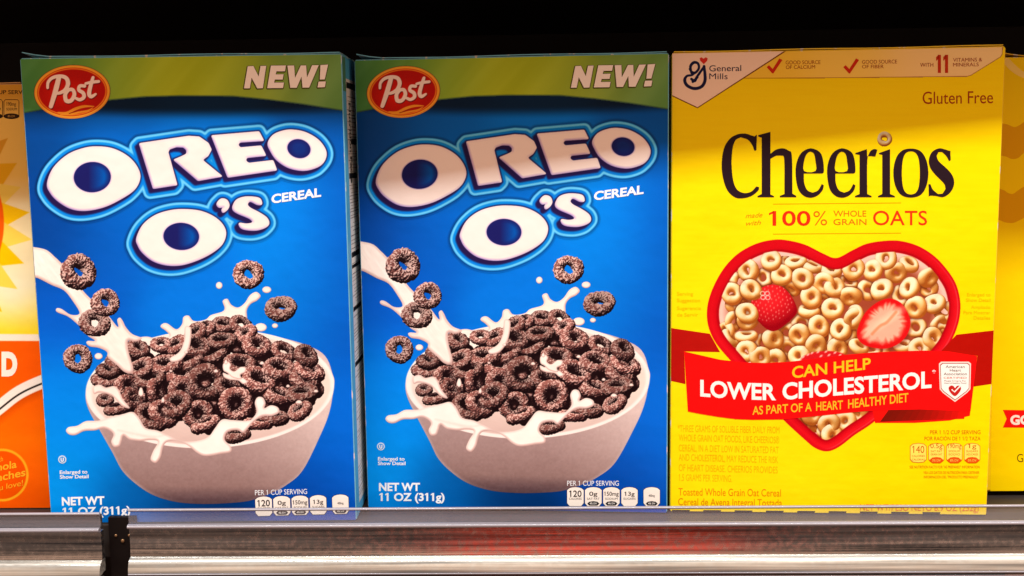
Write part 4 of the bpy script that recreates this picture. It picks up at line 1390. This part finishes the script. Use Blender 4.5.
# ================================================================ YELLOW BOX SET BACK AT THE RIGHT EDGE
def right_box(p):
    root = empty('cereal_box', p.root_matrix(), 'plain yellow box set further back at the right edge, small red flag near its foot', 'cereal box')
    carton(root, p, 2, (250, 210, 20), (240, 200, 60))
    A = Acc(p)
    A.add([(990, 40), (1100, 40), (1100, 500), (990, 500)], [[0, 1, 2, 3]], (255, 222, 0), 1)
    br = (228, 172, 2)
    A.poly([(980, 120), (1003, 123.6), (1008, 124.6), (1014, 127), (1019, 125.4), (1026, 121), (1040, 116), (1060, 122), (1060, 140), (1036, 146), (1024, 153), (1018, 158), (1012, 159), (1006, 156.6), (990, 150)], br, 2, smooth=True)
    A.poly([(990, 188), (1003, 190), (1008, 193), (1013, 193.8), (1018, 190.4), (1026, 186), (1046, 182), (1060, 190), (1060, 206), (1036, 212), (1024, 218), (1014, 222.6), (1008, 222.8), (1002, 221), (990, 214)], br, 2, smooth=True)
    A.poly([(1002, 59), (1008, 58), (1014, 64), (1024, 72), (1040, 78), (1024, 78), (1010, 70)], (255, 226, 120), 2, smooth=True)
    A.build('front_panel', root)
    A = Acc(p)
    A.poly([(1002.8, 409.8), (1072, 411), (1072, 428), (1002.8, 427.4), (1006.6, 418.6)], (240, 20, 14), 3)
    A.text('GOOD', 1010.2, 1052, 424.2, 9.2, (252, 240, 226), 4, offset=.045)
    A.text('Ge', 1017, 1028, 462, 8, (90, 60, 10), 3, offset=-.01)
    A.build('flag_lettering', root)
    return root


right_box(B4)


# ================================================================ SHELF, RAILS, SURROUNDINGS
def struct(o):
    o['kind'] = 'structure'
    return o


def boxmesh(name, x0, x1, y0, y1, z0, z1, m, parent=None, bev=0.0):
    import bmesh
    bm = bmesh.new()
    r = bmesh.ops.create_cube(bm, size=1.0)
    for v in bm.verts:
        v.co = Vector(((x0 + x1) / 2 + v.co.x * (x1 - x0), (y0 + y1) / 2 + v.co.y * (y1 - y0), (z0 + z1) / 2 + v.co.z * (z1 - z0)))
    if bev > 0:
        bmesh.ops.bevel(bm, geom=bm.edges[:], offset=bev, segments=2, affect='EDGES', profile=.5)
    me = bpy.data.meshes.new(name)
    bm.to_mesh(me)
    bm.free()
    me.materials.append(m)
    return link(name, me, parent)


black = mat('black_painted_steel', (26, 17, 15), rough=.6, coat=0, gain=.5, spec=.12, bump=False, var=.2)
deckm = mat('worn_grey_steel', (62, 54, 50), rough=.42, coat=0, gain=.8, metal=.3, bump=False, var=.3)
floorm = mat('grey_floor_tile', (84, 84, 88), rough=.45, coat=.2, bump=False, var=.12)

dk = struct(boxmesh('shelf', -1.2, 1.2, 0.668, 1.00, -0.022, -0.0002, deckm, bev=.0008))
struct(boxmesh('upper_shelf', -1.2, 1.2, 0.628, 1.02, 0.335, 0.365, black, bev=.001))
struct(boxmesh('back_wall', -1.2, 1.2, 1.005, 1.03, -1.0, 2.2, black))
struct(boxmesh('floor', -4, 4, -5, 1.2, -1.06, -1.0, floorm))


def streaky(name, c0, c1, rough, metal, spec=.5, coat=0.6, alpha=1.0, sx=3.0, sz=420.0, bump=.15):
    m = bpy.data.materials.new(name)
    m.use_nodes = True
    nt = m.node_tree
    bs = nt.nodes['Principled BSDF']
    tc = nt.nodes.new('ShaderNodeTexCoord')
    mp = nt.nodes.new('ShaderNodeMapping')
    mp.inputs['Scale'].default_value = (sx, sz, sz)
    n = nt.nodes.new('ShaderNodeTexNoise')
    n.inputs['Scale'].default_value = 1.0
    n.inputs['Detail'].default_value = 4
    mx = nt.nodes.new('ShaderNodeMix')
    mx.data_type = 'RGBA'
    mx.inputs[6].default_value = (*lin(c0), 1)
    mx.inputs[7].default_value = (*lin(c1), 1)
    rp = nt.nodes.new('ShaderNodeMapRange')
    rp.inputs[1].default_value = .3
    rp.inputs[2].default_value = .7
    nt.links.new(tc.outputs['Object'], mp.inputs['Vector'])
    nt.links.new(mp.outputs[0], n.inputs['Vector'])
    nt.links.new(n.outputs['Fac'], rp.inputs[0])
    nt.links.new(rp.outputs[0], mx.inputs[0])
    nt.links.new(mx.outputs[2], bs.inputs['Base Color'])
    # fine dust specks and scratches
    n2 = nt.nodes.new('ShaderNodeTexNoise')
    n2.inputs['Scale'].default_value = 260
    n2.inputs['Detail'].default_value = 6
    nt.links.new(tc.outputs['Object'], n2.inputs['Vector'])
    r2 = nt.nodes.new('ShaderNodeMapRange')
    r2.inputs[1].default_value = .4
    r2.inputs[2].default_value = .75
    r2.inputs[3].default_value = rough
    r2.inputs[4].default_value = min(1, rough + .25)
    nt.links.new(n2.outputs['Fac'], r2.inputs[0])
    nt.links.new(r2.outputs[0], bs.inputs['Roughness'])
    b = nt.nodes.new('ShaderNodeBump')
    b.inputs['Strength'].default_value = bump
    b.inputs['Distance'].default_value = .001
    nt.links.new(n.outputs['Fac'], b.inputs['Height'])
    nt.links.new(b.outputs['Normal'], bs.inputs['Normal'])
    bs.inputs['Metallic'].default_value = metal
    bs.inputs['Specular IOR Level'].default_value = spec
    bs.inputs['Coat Weight'].default_value = coat
    bs.inputs['Coat Roughness'].default_value = .06
    bs.inputs['Alpha'].default_value = alpha
    return m


facem = streaky('smoked_clear_plastic_face', (84, 82, 84), (196, 186, 180), .12, .92, coat=.4, sx=6)
lipm = streaky('frosted_clear_plastic_lip', (96, 94, 90), (196, 189, 176), .36, .4, sx=7)
beadm = streaky('clear_plastic_bead', (104, 100, 106), (156, 150, 156), .4, .15, coat=.15)
clearm = streaky('clear_plastic_sheet', (190, 186, 200), (220, 214, 222), .12, .0, coat=.15, alpha=.09, bump=.05, spec=.3)
darkm = streaky('dark_plastic_edge', (30, 28, 28), (60, 56, 54), .3, .0)


def extrude(name, prof, x0, x1, m, parent, closed=True):
    """a long strip with the given (y, z) outline"""
    prof = [tuple(q) for q in prof]
    N = len(prof)
    v, f = [], []
    nx = 8
    for i in range(nx + 1):
        x = x0 + (x1 - x0) * i / nx
        v += [(x, q[0], q[1]) for q in prof]
    for i in range(nx):
        for k in range(N):
            j = (k + 1) % N
            f.append([i * N + k, (i + 1) * N + k, (i + 1) * N + j, i * N + j])
    f.append(list(range(N)))
    f.append([nx * N + k for k in range(N)][::-1])
    me = bpy.data.meshes.new(name)
    me.from_pydata(v, [], f)
    import bmesh
    bm = bmesh.new()
    bm.from_mesh(me)
    bmesh.ops.recalc_face_normals(bm, faces=bm.faces)
    for fc in bm.faces:
        if len(fc.verts) == 4:
            fc.smooth = True
    bm.to_mesh(me)
    bm.free()
    me.set_sharp_from_angle(angle=math.radians(38))
    me.materials.append(m)
    return link(name, me, parent)


def circ(y, z, r, n=12, ky=1.0):
    return [(y + ky * r * math.cos(2 * math.pi * k / n), z + r * math.sin(2 * math.pi * k / n)) for k in range(n)]


def rail(x0, x1, label, dz=0.0, yaw=0.0):
    cx = (x0 + x1) / 2
    root = empty('price_rail', Matrix.Translation((cx, .655, -.03)) @ Matrix.Rotation(yaw, 4, 'Z'), label, 'price rail')
    T = lambda pr: [(y - .655, z + .03 + dz) for y, z in pr]
    a, b = x0 - cx, x1 - cx
    extrude('top_bead', T(circ(.655, .0136, .0009, 12, 1.3)), a, b, beadm, root)
    extrude('clear_lip', T([(.6545, .0052), (.6545, .0129), (.6556, .0129), (.6556, .0052)]), a, b, clearm, root)
    extrude('upper_bead', T(circ(.6535, .0036, .0015, 14, 1.5)), a, b, beadm, root)
    face = [(.6545, .0022), (.6549, -.004), (.6551, -.010), (.6545, -.0160), (.6590, -.0160), (.6590, .0022)]
    extrude('label_channel', T(face), a, b, facem, root)
    lip = [(.6543, -.0163), (.6516, -.0176), (.6500, -.0200), (.6492, -.0228), (.6490, -.0250), (.6510, -.0250), (.6590, -.0240), (.6590, -.0163)]
    extrude('lower_lip', T(lip), a, b, lipm, root)
    extrude('lower_bead', T(circ(.6493, -.0259, .0006, 10)), a, b, beadm, root)
    extrude('bottom_edge', T([(.6500, -.0266), (.6500, -.0276), (.6560, -.0276), (.6560, -.0266)]), a, b, darkm, root)
    extrude('bottom_bead', T(circ(.6500, -.0284, .0005, 10)), a, b, beadm, root)
    return root


rail(-0.2586, 0.62, 'long clear plastic price rail along the shelf front under the cereal boxes')
left_rail = rail(-0.80, -0.2766, 'short piece of clear plastic price rail left of the dark gap', dz=-.0022)
extrude('backing_strip', [(.0022, .0325), (.0022, .0405), (.0032, .0405), (.0032, .0325)], -.2617, .2617, darkm, left_rail)

# dark bracket in the gap between the two rails
rt = empty('shelf_bracket', Matrix.Translation((-.2676, .664, -.03)), 'dark bracket with small worn studs in the gap between the two price rails', 'bracket')
boxmesh('bracket_plate', -.0085, .0085, .002, .0058, -.02, .0352, black, rt)
import bmesh
for sx, sz, rr in ((-.004, .0235, .0009), (.0046, .0236, .0009), (.0002, .0200, .0012)):
    bm = bmesh.new()
    bmesh.ops.create_uvsphere(bm, u_segments=12, v_segments=8, radius=rr)
    for v in bm.verts:
        v.co = Vector((v.co.x + sx, v.co.y * .6 + .0015, v.co.z + sz))
    me = bpy.data.meshes.new('stud')
    bm.to_mesh(me)
    bm.free()
    me.materials.append(mat('worn_brass_stud', (150, 116, 84), metal=.6, rough=.4, coat=0, bump=False))
    link('stud', me, rt)

# carton on the shelf underneath, its top just showing
p5 = Plane(0.252, 0.690, 0.0, 0.20, 0.24, 0.055, 1.0, -0.2792)
r5 = empty('cereal_box', p5.root_matrix(), 'teal box on the shelf below, its top edge showing under the rail', 'cereal box')
carton(r5, p5, 3, (20, 92, 120), (24, 104, 132))
A = Acc(p5)
for xa, w, c in ((.045, .012, (220, 170, 140)), (.060, .020, (120, 120, 130)), (.0955, .013, (60, 24, 14)), (.118, .03, (206, 130, 90))):
    A.add_local([xa - .1, xa + w - .1, xa + w - .1, xa - .1], [-.0275 - .0001] * 4, [.20, .20, .2385, .2385], [[0, 1, 2, 3]], inkm(c))
A.build('front_panel', r5)
struct(boxmesh('lower_shelf', -1.2, 1.2, .66, 1.00, -.31, -.2794, black))

# unseen red prop, added in the aisle so that red reflects in the rail
rb = empty('red_reflection_prop', Matrix.Translation((0.11, -1.1, -1.0)), 'unseen red prop added in the aisle for the red blur in the glossy rail', 'reflection prop')
redm = mat('red_prop_plastic', (250, 84, 60), rough=.5, coat=0, bump=False, gain=1)


def prism(name, prof, x0, x1, m, parent):
    n = len(prof)
    v = [(x, q[0], q[1]) for x in (x0, x1) for q in prof]
    f = [list(range(n)), [n + k for k in range(n)][::-1]] + [[k, n + k, n + (k + 1) % n, (k + 1) % n][::-1] for k in range(n)]
    me = bpy.data.meshes.new(name)
    me.from_pydata(v, [], f)
    me.materials.append(m)
    return link(name, me, parent)


prism('prop_body', [(0, 0), (0, .30), (-.5, .62), (-.5, 0)], -.32, .32, redm, rb)
prism('prop_slope', [(.02, .302), (.02, .322), (-.52, .668), (-.52, .648)], -.34, .34, redm, rb)
prism('prop_ridge', [(-.03, .355), (-.02, .375), (-.06, .40), (-.07, .38)], -.08, .08, redm, rb)

# ---------------------------------------------------------------- light
w = bpy.data.worlds.new('World')
sc.world = w
w.use_nodes = True
bg = w.node_tree.nodes['Background']
bg.inputs['Color'].default_value = (1.0, .63, .43, 1)
bg.inputs['Strength'].default_value = 1.15

ld = bpy.data.lights.new('aisle_lamp', 'AREA')
ld.shape = 'RECTANGLE'
ld.size = 2.6
ld.size_y = .17
ld.energy = 118
ld.color = (.93, .98, 1.0)
lo = bpy.data.objects.new('aisle_lamp', ld)
COL.objects.link(lo)
edge = Vector((0.0, .628, .335))
el = math.radians(63)
dirv = Vector((0, -math.cos(el), math.sin(el)))
lo.location = edge + dirv * 2.0
lo.rotation_euler = (-(-dirv)).to_track_quat('Z', 'Y').to_euler()

sc.view_settings.view_transform = 'Standard'
sc.view_settings.look = 'None'
sc.view_settings.exposure = 0.0
sc.view_settings.gamma = 1.0
sc.cycles.max_bounces = 8
sc.cycles.transparent_max_bounces = 12
